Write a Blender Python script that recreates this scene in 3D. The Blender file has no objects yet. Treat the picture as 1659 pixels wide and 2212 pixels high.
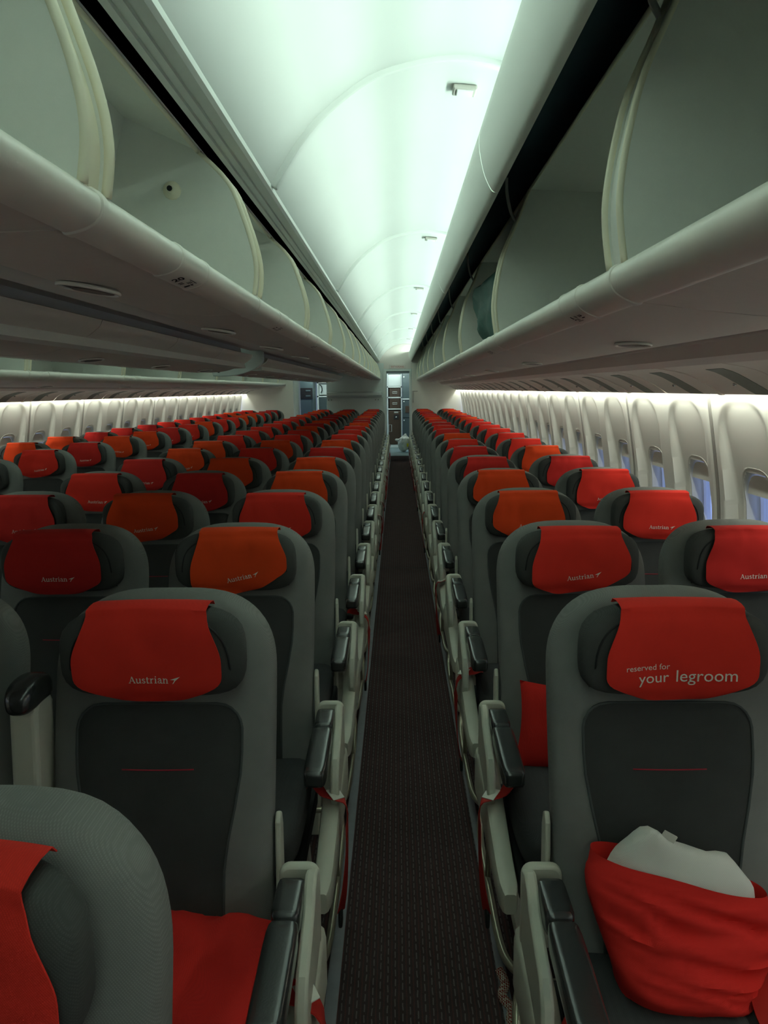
import bpy, bmesh, math, random
from mathutils import Vector, Matrix, noise

random.seed(7)
S = bpy.context.scene
COL = S.collection
R = math.radians

# ------------------------------------------------------------------ camera, world, exposure
CAMX, CAMH = -0.035, 1.556
FPX, W, H = 1661.0, 1659.0, 2212.0
VPX, VPY, ROLL = 858.0, 840.0, R(0.4)
cd = bpy.data.cameras.new('camera')
cd.sensor_fit = 'VERTICAL'; cd.sensor_height = 24.0
cd.lens = FPX / H * 24.0
cd.clip_start = 0.02; cd.clip_end = 100
cam = bpy.data.objects.new('camera', cd); COL.objects.link(cam)
fw = Vector((VPX - W / 2, H / 2 - VPY, -FPX)).normalized()
up = Vector((-math.sin(ROLL), math.cos(ROLL), 0)); up = (up - fw * up.dot(fw)).normalized()
rt = fw.cross(up)
m = Matrix((rt, fw, up))            # rows: world axes written in camera space = camera->world rotation
cam.matrix_world = Matrix.Translation((CAMX, 0, CAMH)) @ m.to_4x4()
S.camera = cam

wd = bpy.data.worlds.new('world'); S.world = wd; wd.use_nodes = True
wd.node_tree.nodes['Background'].inputs[0].default_value = (0.48, 0.57, 0.92, 1)
wd.node_tree.nodes['Background'].inputs[1].default_value = 0.9
S.view_settings.view_transform = 'Standard'; S.view_settings.look = 'None'
S.view_settings.exposure = 0.5; S.view_settings.gamma = 1.0; S.view_settings.use_curve_mapping = False

Y0, Y1 = -4.2, 16.6                 # cabin extent along the aisle
def wx(r): return r + CAMX          # camera-relative across -> world
def wz(h): return h + CAMH
CX = -1.02                          # cabin centre line

def area(name, loc, direction, sx, sy, power, col):
    l = bpy.data.lights.new(name, 'AREA'); l.shape = 'RECTANGLE'; l.size = sx; l.size_y = sy
    l.energy = power; l.color = col
    o = bpy.data.objects.new(name, l); COL.objects.link(o)
    o.location = loc
    d = Vector(direction).normalized()
    z = -d; yv = Vector((0, 1, 0)); yv = (yv - z * yv.dot(z)).normalized(); xv = yv.cross(z)
    o.rotation_euler = Matrix((xv, yv, z)).transposed().to_euler()
    return o
COVE = (0.77, 1.0, 0.87); SIDE = (0.93, 1.0, 0.88); GALLEY = (0.86, 1.0, 0.96)
k = 0
y = 2.40 - 2.45 * 3
while y < Y1 - 0.6:
    ya, yb = max(y, Y0), min(y + 2.45, Y1)
    for mir in (0, 1):
        x = wx(0.378); d = (-1, 0, -0.4)
        if mir: x = 2 * CX - x; d = (1, 0, -0.4)
        area('cove_lamp', (x, (ya + yb) / 2, wz(0.800)), d, 0.04, (yb - ya) - 0.02, 12.0 * (yb - ya) / 2.45, COVE)
    for mir in (0, 1):
        x = wx(1.282); d = (0.25, 0, -1)
        if mir: x = 2 * CX - x; d = (-0.25, 0, -1)
        area('sidewall_lamp', (x, (ya + yb) / 2, wz(0.0 - 0.03 * mir)), d, 0.02, (yb - ya) - 0.02, 4.6 * (yb - ya) / 2.45, SIDE)
    y += 2.45
area('galley_lamp', (0.0, 19.0, 2.05), (0, 0.2, -1), 0.5, 0.9, 26, GALLEY)
area('galley_lamp', (-2.0, 19.0, 2.05), (0, 0.2, -1), 0.5, 0.9, 26, GALLEY)

# ------------------------------------------------------------------ materials
def mat(name, col, rough=0.5, spec=0.5, metal=0.0, nscale=0, namt=0.0, bump=0.0, bscale=None, extra=None):
    mt = bpy.data.materials.new(name); mt.use_nodes = True
    nt = mt.node_tree; b = nt.nodes['Principled BSDF']
    b.inputs['Base Color'].default_value = (*col, 1); b.inputs['Roughness'].default_value = rough
    b.inputs['Specular IOR Level'].default_value = spec; b.inputs['Metallic'].default_value = metal
    if nscale or bump:
        tc = nt.nodes.new('ShaderNodeTexCoord')
    if nscale:
        n = nt.nodes.new('ShaderNodeTexNoise'); n.inputs['Scale'].default_value = nscale; n.inputs['Detail'].default_value = 4
        nt.links.new(tc.outputs['Object'], n.inputs['Vector'])
        mx = nt.nodes.new('ShaderNodeMix'); mx.data_type = 'RGBA'
        mx.inputs[6].default_value = tuple(c * (1 - namt) for c in col) + (1,)
        mx.inputs[7].default_value = tuple(min(1, c * (1 + namt)) for c in col) + (1,)
        nt.links.new(n.outputs['Fac'], mx.inputs[0]); nt.links.new(mx.outputs[2], b.inputs['Base Color'])
    if bump:
        n2 = nt.nodes.new('ShaderNodeTexNoise'); n2.inputs['Scale'].default_value = bscale or 400; n2.inputs['Detail'].default_value = 2
        nt.links.new(tc.outputs['Object'], n2.inputs['Vector'])
        bp = nt.nodes.new('ShaderNodeBump'); bp.inputs['Strength'].default_value = bump; bp.inputs['Distance'].default_value = 0.002
        nt.links.new(n2.outputs['Fac'], bp.inputs['Height']); nt.links.new(bp.outputs['Normal'], b.inputs['Normal'])
    return mt

def weave(name, col, amt=0.35, sc=900, rough=0.95):
    """woven cloth: fine crossed threads in colour and relief"""
    mt = mat(name, col, rough, 0.15)
    nt = mt.node_tree; b = nt.nodes['Principled BSDF']
    tc = nt.nodes.new('ShaderNodeTexCoord')
    mp = nt.nodes.new('ShaderNodeMapping'); mp.inputs['Rotation'].default_value = (0, R(38), 0)
    nt.links.new(tc.outputs['Object'], mp.inputs[0])
    w1 = nt.nodes.new('ShaderNodeTexWave'); w1.bands_direction = 'X'; w1.inputs['Scale'].default_value = sc / 6.28; w1.inputs['Distortion'].default_value = 1.0
    w2 = nt.nodes.new('ShaderNodeTexWave'); w2.bands_direction = 'Z'; w2.inputs['Scale'].default_value = sc / 6.28; w2.inputs['Distortion'].default_value = 1.0
    n = nt.nodes.new('ShaderNodeTexNoise'); n.inputs['Scale'].default_value = 9; n.inputs['Detail'].default_value = 5
    nt.links.new(mp.outputs[0], w1.inputs[0]); nt.links.new(mp.outputs[0], w2.inputs[0]); nt.links.new(tc.outputs['Object'], n.inputs[0])
    mu = nt.nodes.new('ShaderNodeMath'); mu.operation = 'MULTIPLY'; nt.links.new(w1.outputs['Fac'], mu.inputs[0]); nt.links.new(w2.outputs['Fac'], mu.inputs[1])
    ad = nt.nodes.new('ShaderNodeMath'); ad.operation = 'MULTIPLY_ADD'; ad.inputs[1].default_value = 0.6
    nt.links.new(mu.outputs[0], ad.inputs[0]); nt.links.new(n.outputs['Fac'], ad.inputs[2])
    mx = nt.nodes.new('ShaderNodeMix'); mx.data_type = 'RGBA'
    mx.inputs[6].default_value = tuple(c * (1 - amt) for c in col) + (1,)
    mx.inputs[7].default_value = tuple(min(1, c * (1 + amt)) for c in col) + (1,)
    nt.links.new(ad.outputs[0], mx.inputs[0]); nt.links.new(mx.outputs[2], b.inputs['Base Color'])
    bp = nt.nodes.new('ShaderNodeBump'); bp.inputs['Strength'].default_value = 0.25; bp.inputs['Distance'].default_value = 0.001
    nt.links.new(mu.outputs[0], bp.inputs['Height']); nt.links.new(bp.outputs['Normal'], b.inputs['Normal'])
    return mt

M = {}
M['panel'] = mat('ceiling_panel_plastic', (0.70, 0.72, 0.69), 0.45, 0.4, nscale=3, namt=0.02)
M['bin'] = mat('bin_plastic', (0.80, 0.82, 0.75), 0.5, 0.4, nscale=40, namt=0.03, bump=0.08, bscale=600)
M['rail'] = mat('rail_plastic', (0.84, 0.82, 0.73), 0.36, 0.45, nscale=20, namt=0.03)
M['rim'] = mat('cream_rim', (0.84, 0.80, 0.62), 0.45, 0.4)
M['under'] = mat('bin_underside_plastic', (0.74, 0.69, 0.61), 0.55, 0.35, nscale=50, namt=0.04, bump=0.1, bscale=500)
M['valance'] = mat('valance_plastic', (0.78, 0.81, 0.76), 0.45, 0.4)
M['recess_shade'] = mat('recess_shade_navy', (0.055, 0.095, 0.125), 0.6, 0.3, nscale=6, namt=0.3)  # shade of the unlit door recess, put into the colour
M['black'] = mat('gap_shade_black', (0.006, 0.007, 0.007), 0.8, 0.1)  # near-black colour stands in for shade inside gaps
M['wallp'] = mat('sidewall_plastic', (0.84, 0.82, 0.74), 0.5, 0.35, nscale=4, namt=0.02)
M['seam'] = mat('seam_trim', (0.42, 0.40, 0.36), 0.5, 0.4)
M['latch'] = mat('latch_brown_grey', (0.16, 0.14, 0.115), 0.5, 0.4)
M['psu'] = mat('service_panel_plastic', (0.80, 0.72, 0.65), 0.5, 0.35, nscale=6, namt=0.03)
M['psuins'] = mat('service_insert_grey', (0.16, 0.18, 0.15), 0.5, 0.4)
M['fabric'] = weave('seat_fabric_grey', (0.190, 0.194, 0.182), 0.26)
M['insert'] = weave('seat_insert_charcoal', (0.052, 0.054, 0.052), 0.30)
M['pillowm'] = weave('headrest_charcoal', (0.062, 0.066, 0.062), 0.30)
M['cushion'] = weave('cushion_charcoal', (0.055, 0.058, 0.058), 0.30)
M['red'] = weave('red_cloth', (0.72, 0.036, 0.024), 0.13, 1100)
M['red2'] = weave('orange_red_cloth', (0.76, 0.066, 0.016), 0.13, 1100)
M['red3'] = weave('dark_red_cloth', (0.56, 0.028, 0.024), 0.15, 1100)
M['redp'] = weave('pillow_red', (0.68, 0.030, 0.024), 0.12, 1100)
M['belt'] = mat('belt_red', (0.45, 0.02, 0.015), 0.6, 0.3)
M['print'] = mat('white_print', (0.80, 0.76, 0.68), 0.7, 0.2)
M['white'] = weave('white_pillow_cloth', (0.72, 0.72, 0.66), 0.06, 700)
M['tag'] = mat('paper_tag', (0.70, 0.70, 0.62), 0.7, 0.2)
M['stitch'] = mat('red_stitch', (0.45, 0.03, 0.05), 0.7, 0.2)
M['piping'] = mat('piping_grey', (0.075, 0.085, 0.082), 0.8, 0.2)
M['arm'] = mat('armrest_black', (0.030, 0.033, 0.033), 0.24, 1.0, bump=0.05, bscale=300)
M['beige'] = mat('beige_plastic', (0.60, 0.60, 0.50), 0.45, 0.4, nscale=30, namt=0.05)
M['alu'] = mat('bar_metal', (0.50, 0.48, 0.36), 0.3, 0.5, metal=0.7)
M['strip'] = mat('grey_floor_strip', (0.26, 0.27, 0.29), 0.6, 0.3, nscale=25, namt=0.15)
M['dark'] = mat('dark_grey', (0.02, 0.022, 0.022), 0.6, 0.3)
M['ink'] = mat('black_ink', (0.012, 0.012, 0.012), 0.7, 0.2)
M['bulk'] = mat('bulkhead_laminate', (0.72, 0.78, 0.75), 0.55, 0.35, nscale=4, namt=0.03)
M['lunette'] = mat('end_panel_pinkish', (0.74, 0.68, 0.64), 0.5, 0.35)
M['redink'] = mat('red_sign_ink', (0.45, 0.05, 0.05), 0.6, 0.3)
M['galwhite'] = mat('galley_white', (0.62, 0.70, 0.66), 0.4, 0.5)
M['brown'] = mat('cart_brown', (0.055, 0.036, 0.022), 0.5, 0.4)
M['galdark'] = mat('galley_dark', (0.05, 0.075, 0.075), 0.45, 0.4)
M['galfloor'] = mat('galley_floor', (0.24, 0.34, 0.34), 0.4, 0.5)
M['bagw'] = mat('white_plastic', (0.72, 0.74, 0.66), 0.35, 0.5, nscale=12, namt=0.12)
M['teal'] = mat('teal_plastic', (0.018, 0.085, 0.068), 0.6, 0.25, nscale=9, namt=0.3)
M['chrome'] = mat('metal_fitting', (0.6, 0.6, 0.58), 0.25, 0.5, metal=0.9)
M['yellow'] = mat('yellow_label', (0.7, 0.6, 0.02), 0.6, 0.3)

def carpet_mat():
    mt = mat('striped_carpet', (0.03, 0.02, 0.02), 0.98, 0.05)
    nt = mt.node_tree; b = nt.nodes['Principled BSDF']; N = nt.nodes.new; L = nt.links.new
    tc = N('ShaderNodeTexCoord'); sp = N('ShaderNodeSeparateXYZ'); L(tc.outputs['Object'], sp.inputs[0])
    def mth(op, a, bb=None, c=None):
        n = N('ShaderNodeMath'); n.operation = op
        for i, v in enumerate((a, bb, c)):
            if v is None: continue
            if isinstance(v, (int, float)): n.inputs[i].default_value = v
            else: L(v, n.inputs[i])
        return n.outputs[0]
    wob = N('ShaderNodeTexNoise'); wob.inputs['Scale'].default_value = 30; L(tc.outputs['Object'], wob.inputs[0])
    xs = mth('ADD', mth('MULTIPLY', sp.outputs[0], 1 / 0.0195), mth('MULTIPLY', wob.outputs['Fac'], 0.25))
    cell = mth('FLOOR', xs)
    fr = mth('SUBTRACT', xs, cell)
    line = mth('LESS_THAN', mth('ABSOLUTE', mth('SUBTRACT', fr, 0.5)), 0.085)
    # broken dashes along the aisle, shifted line by line
    ys = mth('ADD', mth('MULTIPLY', sp.outputs[1], 1 / 0.034), mth('MULTIPLY', cell, 0.37))
    fy = mth('FRACT', ys)
    dash = mth('LESS_THAN', fy, 0.72)
    f1 = mth('MULTIPLY', line, dash)
    # faint red line half way between
    fr2 = mth('FRACT', mth('ADD', xs, 0.5))
    line2 = mth('LESS_THAN', mth('ABSOLUTE', mth('SUBTRACT', fr2, 0.5)), 0.10)
    n = N('ShaderNodeTexNoise'); n.inputs['Scale'].default_value = 14; n.inputs['Detail'].default_value = 8; L(tc.outputs['Object'], n.inputs[0])
    base = N('ShaderNodeMix'); base.data_type = 'RGBA'; L(n.outputs['Fac'], base.inputs[0])
    base.inputs[6].default_value = (0.040, 0.028, 0.028, 1); base.inputs[7].default_value = (0.080, 0.055, 0.054, 1)
    m2 = N('ShaderNodeMix'); m2.data_type = 'RGBA'; L(mth('MULTIPLY', line2, 0.45), m2.inputs[0]); L(base.outputs[2], m2.inputs[6]); m2.inputs[7].default_value = (0.130, 0.050, 0.045, 1)
    m1 = N('ShaderNodeMix'); m1.data_type = 'RGBA'; L(mth('MULTIPLY', f1, 0.45), m1.inputs[0]); L(m2.outputs[2], m1.inputs[6]); m1.inputs[7].default_value = (0.22, 0.20, 0.19, 1)
    L(m1.outputs[2], b.inputs['Base Color'])
    bp = N('ShaderNodeBump'); bp.inputs['Strength'].default_value = 0.5; bp.inputs['Distance'].default_value = 0.003
    n3 = N('ShaderNodeTexNoise'); n3.inputs['Scale'].default_value = 350; L(tc.outputs['Object'], n3.inputs[0]); L(n3.outputs['Fac'], bp.inputs['Height']); L(bp.outputs['Normal'], b.inputs['Normal'])
    return mt
M['carpet'] = carpet_mat()

def glass_mat():
    mt = bpy.data.materials.new('window_pane'); mt.use_nodes = True
    nt = mt.node_tree; nt.nodes.clear(); N = nt.nodes.new
    o = N('ShaderNodeOutputMaterial'); t = N('ShaderNodeBsdfTransparent'); g = N('ShaderNodeBsdfGlossy'); g.inputs['Roughness'].default_value = 0.05
    t.inputs[0].default_value = (0.8, 0.87, 1, 1)
    mx = N('ShaderNodeMixShader'); mx.inputs[0].default_value = 0.12
    nt.links.new(t.outputs[0], mx.inputs[1]); nt.links.new(g.outputs[0], mx.inputs[2]); nt.links.new(mx.outputs[0], o.inputs[0])
    return mt
M['glass'] = glass_mat()

def rope_mat():
    mt = mat('checked_rope', (0.5, 0.1, 0.08), 0.85, 0.1)
    nt = mt.node_tree; b = nt.nodes['Principled BSDF']
    tc = nt.nodes.new('ShaderNodeTexCoord'); c = nt.nodes.new('ShaderNodeTexChecker'); c.inputs['Scale'].default_value = 220
    mp = nt.nodes.new('ShaderNodeMapping'); mp.inputs['Rotation'].default_value = (0.5, 0.4, 0.8)
    c.inputs['Color1'].default_value = (0.55, 0.5, 0.42, 1); c.inputs['Color2'].default_value = (0.25, 0.03, 0.02, 1)
    nt.links.new(tc.outputs['Object'], mp.inputs[0]); nt.links.new(mp.outputs[0], c.inputs['Vector']); nt.links.new(c.outputs['Color'], b.inputs['Base Color'])
    return mt
M['rope'] = rope_mat()

# ------------------------------------------------------------------ mesh helpers
def me(name, v, f, m=None, smooth=False, auto=None):
    d = bpy.data.meshes.new(name); d.from_pydata([tuple(p) for p in v], [], f); d.update()
    bm = bmesh.new(); bm.from_mesh(d); bmesh.ops.recalc_face_normals(bm, faces=bm.faces); bm.to_mesh(d); bm.free()
    if smooth:
        d.polygons.foreach_set('use_smooth', [True] * len(d.polygons))
        if auto is not None: d.set_sharp_from_angle(angle=R(auto))
    if m: d.materials.append(M[m])
    return d

def ob(name, d, parent=None, loc=None, **kw):
    o = bpy.data.objects.new(name, d); COL.objects.link(o)
    if parent is not None: o.parent = parent
    if loc is not None: o.location = loc
    for k_, v_ in kw.items(): o[k_] = v_
    return o

def thing(name, label, cat, loc=(0, 0, 0), rot=None, group=None):
    o = bpy.data.objects.new(name, None); COL.objects.link(o); o.empty_display_size = 0.1
    o.location = loc; o['label'] = label; o['category'] = cat
    if rot: o.rotation_euler = rot
    if group: o['group'] = group
    return o

def join(parts):
    v, f = [], []
    for pv, pf in parts:
        n = len(v); v += list(pv); f += [tuple(i + n for i in q) for q in pf]
    return v, f

def box(x0, x1, y0, y1, z0, z1):
    v = [(x, y, z) for z in (z0, z1) for y in (y0, y1) for x in (x0, x1)]
    return v, [(0, 2, 3, 1), (4, 5, 7, 6), (0, 1, 5, 4), (2, 6, 7, 3), (0, 4, 6, 2), (1, 3, 7, 5)]

def bevel(d, w=0.004, seg=2, ang=35):
    bm = bmesh.new(); bm.from_mesh(d)
    e = [e for e in bm.edges if len(e.link_faces) == 2 and e.calc_face_angle(0) > R(ang)]
    bmesh.ops.bevel(bm, geom=e, offset=w, segments=seg, profile=0.5, affect='EDGES', clamp_overlap=True)
    bm.to_mesh(d); bm.free()
    return d

def extr(poly, a, b, axis='y'):
    """closed polygon extruded along an axis. axis y: poly in (x,z); axis x: poly in (y,z)"""
    n = len(poly)
    if axis == 'y': v = [(p[0], a, p[1]) for p in poly] + [(p[0], b, p[1]) for p in poly]
    elif axis == 'x': v = [(a, p[0], p[1]) for p in poly] + [(b, p[0], p[1]) for p in poly]
    else: v = [(p[0], p[1], a) for p in poly] + [(p[0], p[1], b) for p in poly]
    f = [tuple(range(n)), tuple(range(2 * n - 1, n - 1, -1))]
    f += [(i, (i + 1) % n, n + (i + 1) % n, n + i) for i in range(n)]
    return v, f

def offset_line(pts, t):
    out = []
    for i, p in enumerate(pts):
        a = Vector(pts[max(i - 1, 0)]); b = Vector(pts[min(i + 1, len(pts) - 1)])
        d = (b - a).normalized(); nrm = Vector((-d.y, d.x))
        out.append((p[0] + nrm.x * t, p[1] + nrm.y * t))
    return out

def shell(pts, t):
    """open polyline thickened to a closed polygon (t on its left side)"""
    return list(pts) + offset_line(pts, t)[::-1]

def smooth_line(pts, sub=4):
    """Catmull-Rom through the points"""
    out = []
    P = [Vector(p) for p in pts]
    for i in range(len(P) - 1):
        p0 = P[max(i - 1, 0)]; p1 = P[i]; p2 = P[i + 1]; p3 = P[min(i + 2, len(P) - 1)]
        for s in range(sub):
            t = s / sub
            q = 0.5 * ((2 * p1) + (p2 - p0) * t + (2 * p0 - 5 * p1 + 4 * p2 - p3) * t * t + (3 * p1 - p0 - 3 * p2 + p3) * t ** 3)
            out.append(tuple(q))
    out.append(tuple(P[-1]))
    return out

def tube(pts, r, seg=8, closed=False, sy=1.0):
    P = [Vector(p) for p in pts]; n = len(P); v, f = [], []
    prev = None
    for i, p in enumerate(P):
        if closed: t = (P[(i + 1) % n] - P[i - 1]).normalized()
        else: t = (P[min(i + 1, n - 1)] - P[max(i - 1, 0)]).normalized()
        if prev is None:
            a = Vector((0, 0, 1)) if abs(t.z) < 0.9 else Vector((1, 0, 0))
            u = t.cross(a).normalized()
        else:
            u = (prev - t * prev.dot(t)).normalized()
        prev = u; w = t.cross(u)
        for s in range(seg):
            an = 2 * math.pi * s / seg
            v.append(p + u * math.cos(an) * r + w * math.sin(an) * r * sy)
    m_ = n if closed else n - 1
    for i in range(m_):
        for s in range(seg):
            a = i * seg + s; b = i * seg + (s + 1) % seg
            c = ((i + 1) % n) * seg + (s + 1) % seg; d = ((i + 1) % n) * seg + s
            f.append((a, b, c, d))
    if not closed:
        f.append(tuple(range(seg - 1, -1, -1))); f.append(tuple((n - 1) * seg + s for s in range(seg)))
    return v, f

def superell(a, b, c, n=4.0, seg=8, fn=None, center=(0, 0, 0)):
    """rounded cushion: cube sphere with p-norm n"""
    bm = bmesh.new(); bmesh.ops.create_cube(bm, size=2)
    bmesh.ops.subdivide_edges(bm, edges=bm.edges[:], cuts=seg, use_grid_fill=True)
    for v in bm.verts:
        p = v.co
        s = (abs(p.x) ** n + abs(p.y) ** n + abs(p.z) ** n) ** (1 / n)
        q = Vector((p.x / s * a, p.y / s * b, p.z / s * c))
        if fn: q = fn(q)
        v.co = q + Vector(center)
    bm.verts.index_update()
    v = [tuple(x.co) for x in bm.verts]; f = [tuple(q.index for q in x.verts) for x in bm.faces]
    bm.free()
    return v, f

def sheet(P, off):
    """grid of points P[j][i] thickened by vector offset"""
    nv, nu = len(P), len(P[0]); o = Vector(off)
    v = [p for row in P for p in row] + [Vector(p) + o for row in P for p in row]
    f = []; K = nv * nu
    for j in range(nv - 1):
        for i in range(nu - 1):
            a = j * nu + i
            f.append((a, a + 1, a + nu + 1, a + nu)); f.append((K + a, K + a + nu, K + a + nu + 1, K + a + 1))
    loop = [i for i in range(nu)] + [j * nu + nu - 1 for j in range(1, nv)] + [(nv - 1) * nu + i for i in range(nu - 2, -1, -1)] + [j * nu for j in range(nv - 2, 0, -1)]
    for q in range(len(loop)):
        a, b = loop[q], loop[(q + 1) % len(loop)]
        f.append((a, K + a, K + b, b))
    return v, f

def textmesh(body, size, font_off=0.0):
    c = bpy.data.curves.new('t', 'FONT'); c.body = body; c.size = size; c.align_x = 'LEFT'; c.resolution_u = 3; c.offset = font_off
    o = bpy.data.objects.new('t', c); COL.objects.link(o)
    bpy.context.view_layer.update()
    d = bpy.data.meshes.new_from_object(o.evaluated_get(bpy.context.evaluated_depsgraph_get()))
    v = [(p.co.x, p.co.y) for p in d.vertices]; f = [tuple(p.vertices) for p in d.polygons]
    bpy.data.objects.remove(o); bpy.data.curves.remove(c); bpy.data.meshes.remove(d)
    return v, f

def ribbon(pts, w):
    """flat stroke of width w (or list of widths) along 2D points"""
    n = len(pts); ws = w if isinstance(w, (list, tuple)) else [w] * n
    v, f = [], []
    for i, p in enumerate(pts):
        a = Vector(pts[max(i - 1, 0)]); b = Vector(pts[min(i + 1, n - 1)]); d = (b - a).normalized(); nn = Vector((-d.y, d.x)) * ws[i] / 2
        v += [(p[0] + nn.x, p[1] + nn.y), (p[0] - nn.x, p[1] - nn.y)]
    for i in range(n - 1): f.append((2 * i, 2 * i + 1, 2 * i + 3, 2 * i + 2))
    return v, f

def serif_word():
    """the eight serif letters of the airline word and its arrow, x-height 1"""
    T, t = 0.21, 0.09
    ser = lambda x, y, w=0.42: ribbon([(x - w / 2, y), (x + w / 2, y)], 0.09)
    G = {
        'A': (1.34, [ribbon([(0.14, 0), (0.64, 1.42)], t + 0.02), ribbon([(0.62, 1.42), (1.14, 0)], T), ribbon([(0.30, 0.50), (0.95, 0.50)], t), ser(0.14, 0.045), ser(1.14, 0.045, 0.46)]),
        'u': (1.18, [ribbon(smooth_line([(0.25, 0.98), (0.25, 0.35), (0.36, 0.08), (0.60, 0.05), (0.86, 0.22)], 3), [T] * 8 + [0.13] * 5), ribbon([(0.90, 1.0), (0.90, 0.02)], T), ribbon([(0.03, 0.95), (0.30, 0.95)], t), ribbon([(0.68, 0.95), (0.95, 0.95)], t), ribbon([(0.9, 0.045), (1.14, 0.045)], t)]),
        's': (0.86, [ribbon(smooth_line([(0.66, 0.80), (0.42, 0.95), (0.18, 0.80), (0.30, 0.58), (0.58, 0.44), (0.70, 0.24), (0.46, 0.05), (0.14, 0.18)], 3), 0.15)]),
        't': (0.74, [ribbon(smooth_line([(0.30, 1.30), (0.30, 0.25), (0.42, 0.06), (0.66, 0.12)], 4), [T] * 9 + [0.13] * 4), ribbon([(0.05, 0.94), (0.66, 0.94)], 0.11)]),
        'r': (0.90, [ribbon([(0.30, 1.0), (0.30, 0)], T), ser(0.30, 0.045, 0.5), ribbon([(0.06, 0.95), (0.35, 0.95)], t), ribbon(smooth_line([(0.36, 0.66), (0.54, 0.92), (0.80, 0.88)], 4), 0.16)]),
        'i': (0.60, [ribbon([(0.30, 1.0), (0.30, 0)], T), ser(0.30, 0.045, 0.5), ribbon([(0.06, 0.95), (0.35, 0.95)], t), ribbon([(0.19, 1.34), (0.41, 1.34)], 0.21)]),
        'a': (1.08, [ribbon(smooth_line([(0.18, 0.80), (0.42, 0.96), (0.70, 0.86), (0.76, 0.55), (0.76, 0.18), (0.84, 0.05), (1.04, 0.08)], 3), 0.17), ribbon(smooth_line([(0.74, 0.58), (0.38, 0.52), (0.17, 0.28), (0.34, 0.06), (0.60, 0.12), (0.76, 0.30)], 3), 0.13)]),
        'n': (1.22, [ribbon([(0.28, 1.0), (0.28, 0)], T), ser(0.28, 0.045, 0.46), ribbon([(0.04, 0.95), (0.33, 0.95)], t), ribbon(smooth_line([(0.34, 0.70), (0.56, 0.93), (0.84, 0.86), (0.92, 0.55), (0.92, 0.0)], 4), [0.12] * 8 + [T] * 9), ser(0.92, 0.045, 0.46)]),
    }
    parts = []; x = 0
    for ch in 'Austrian':
        w, g = G[ch]
        for v, f in g: parts.append(([(p[0] + x, p[1]) for p in v], f))
        x += w
    x += 0.35
    arrow = [((0, 0.78), (0.62, 0.98), (2.0, 1.42), (0.95, 0.70)), ((2.0, 1.42), (1.05, 0.98), (0.72, 0.45), (0.42, -0.08), (0.60, -0.02), (1.0, 0.55))]
    for a in arrow: parts.append(([(p[0] + x, p[1]) for p in a], [tuple(range(len(a)))]))
    v, f = join(parts); tot = x + 2.0
    return [((p[0] - tot / 2), p[1]) for p in v], f, tot
WORD = serif_word()

# ================================================================== SETTING
# ---------------- floor
fl = ob('floor', me('floor', *box(-3.6, 1.6, Y0, 18.05, -0.06, 0.0), 'carpet'), kind='structure')
gf = ob('galley_floor', me('galley_floor', *box(-3.6, 1.6, 18.05, 22.0, -0.06, 0.004), 'galfloor'), parent=fl)
for xa, xb in ((-0.232, -0.198), (0.222, 0.248), (-2.04 - 0.248, -2.04 - 0.222), (-2.04 + 0.198, -2.04 + 0.232)):
    ob('track_cover', bevel(me('track_cover', *box(xa, xb, Y0 + 0.1, 18.0, 0.0, 0.006), 'strip'), 0.002, 1), parent=fl)
ob('threshold', me('threshold', *box(-0.26, 0.26, 18.0, 18.09, 0.0, 0.008), 'galfloor'), parent=fl)
ob('carpet_joint', me('carpet_joint', *box(-0.19, 0.215, 6.60, 6.606, 0.0, 0.0015), 'dark'), parent=fl)

# ---------------- crown shell above everything (keeps daylight out)
crown = []
for i in range(25):
    a = math.pi * i / 24; c_, s_ = math.cos(a), math.sin(a)
    crown.append((CX + 2.337 * math.copysign(abs(c_) ** 0.60, c_), 1.565 + 1.30 * abs(s_) ** 0.60))
ceil = ob('ceiling', me('ceiling', *extr(shell(crown, -0.03), Y0, 22.0), 'dark', True, 40), kind='structure')

CEILP = smooth_line([(-0.37, 0.597), (-0.295, 0.709), (-0.214, 0.796), (-0.079, 0.890), (0.057, 0.930), (0.179, 0.943), (0.314, 0.923), (0.385, 0.880), (0.425, 0.845)], 4)
RIBS = [2.40 + 2.45 * k for k in range(-3, 6)]
def mirror_pts(pts): return [(2 * CX - x, z) for x, z in pts]
cw = [(wx(a), wz(b)) for a, b in CEILP]
for mir in (0, 1):
    base = mirror_pts(cw) if mir else cw
    t = -0.012 if mir else 0.012
    edges = [y for y in RIBS if y > Y0] ; edges = [Y0] + edges + [Y1]
    for a, b in zip(edges[:-1], edges[1:]):
        if b - a < 0.2: continue
        pn = ob('ceiling_panel', me('ceiling_panel', *extr(shell(base, t), a + 0.006, b - 0.006), 'panel', True, 40), parent=ceil)
        if a > Y0:
            rib = offset_line(base, -t * 1.5)
            ob('ceiling_rib', bevel(me('ceiling_rib', *extr(shell(rib[:-3], t * 2.0), a - 0.016, a + 0.016), 'panel', True, 40), 0.004, 2, 50), parent=pn)
            # little emergency lamp just behind the rib
            if not mir:
                lx = wx(0.220); lz = wz(0.930)
                fr, fi = [], []
                P = Matrix.Translation((lx, a + 0.22, lz)) @ Matrix.Rotation(R(5), 4, 'Y')
                v1, f1 = box(-0.038, 0.038, -0.035, 0.035, -0.006, 0.008)
                ob('lamp_frame', bevel(me('lamp_frame', [P @ Vector(p) for p in v1], f1, 'seam'), 0.005, 2), parent=pn)
                v1, f1 = box(-0.026, 0.026, -0.024, 0.024, -0.0095, 0.0)
                ob('lamp_lens', bevel(me('lamp_lens', [P @ Vector(p) for p in v1], f1, 'panel'), 0.003, 2), parent=pn)

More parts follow.
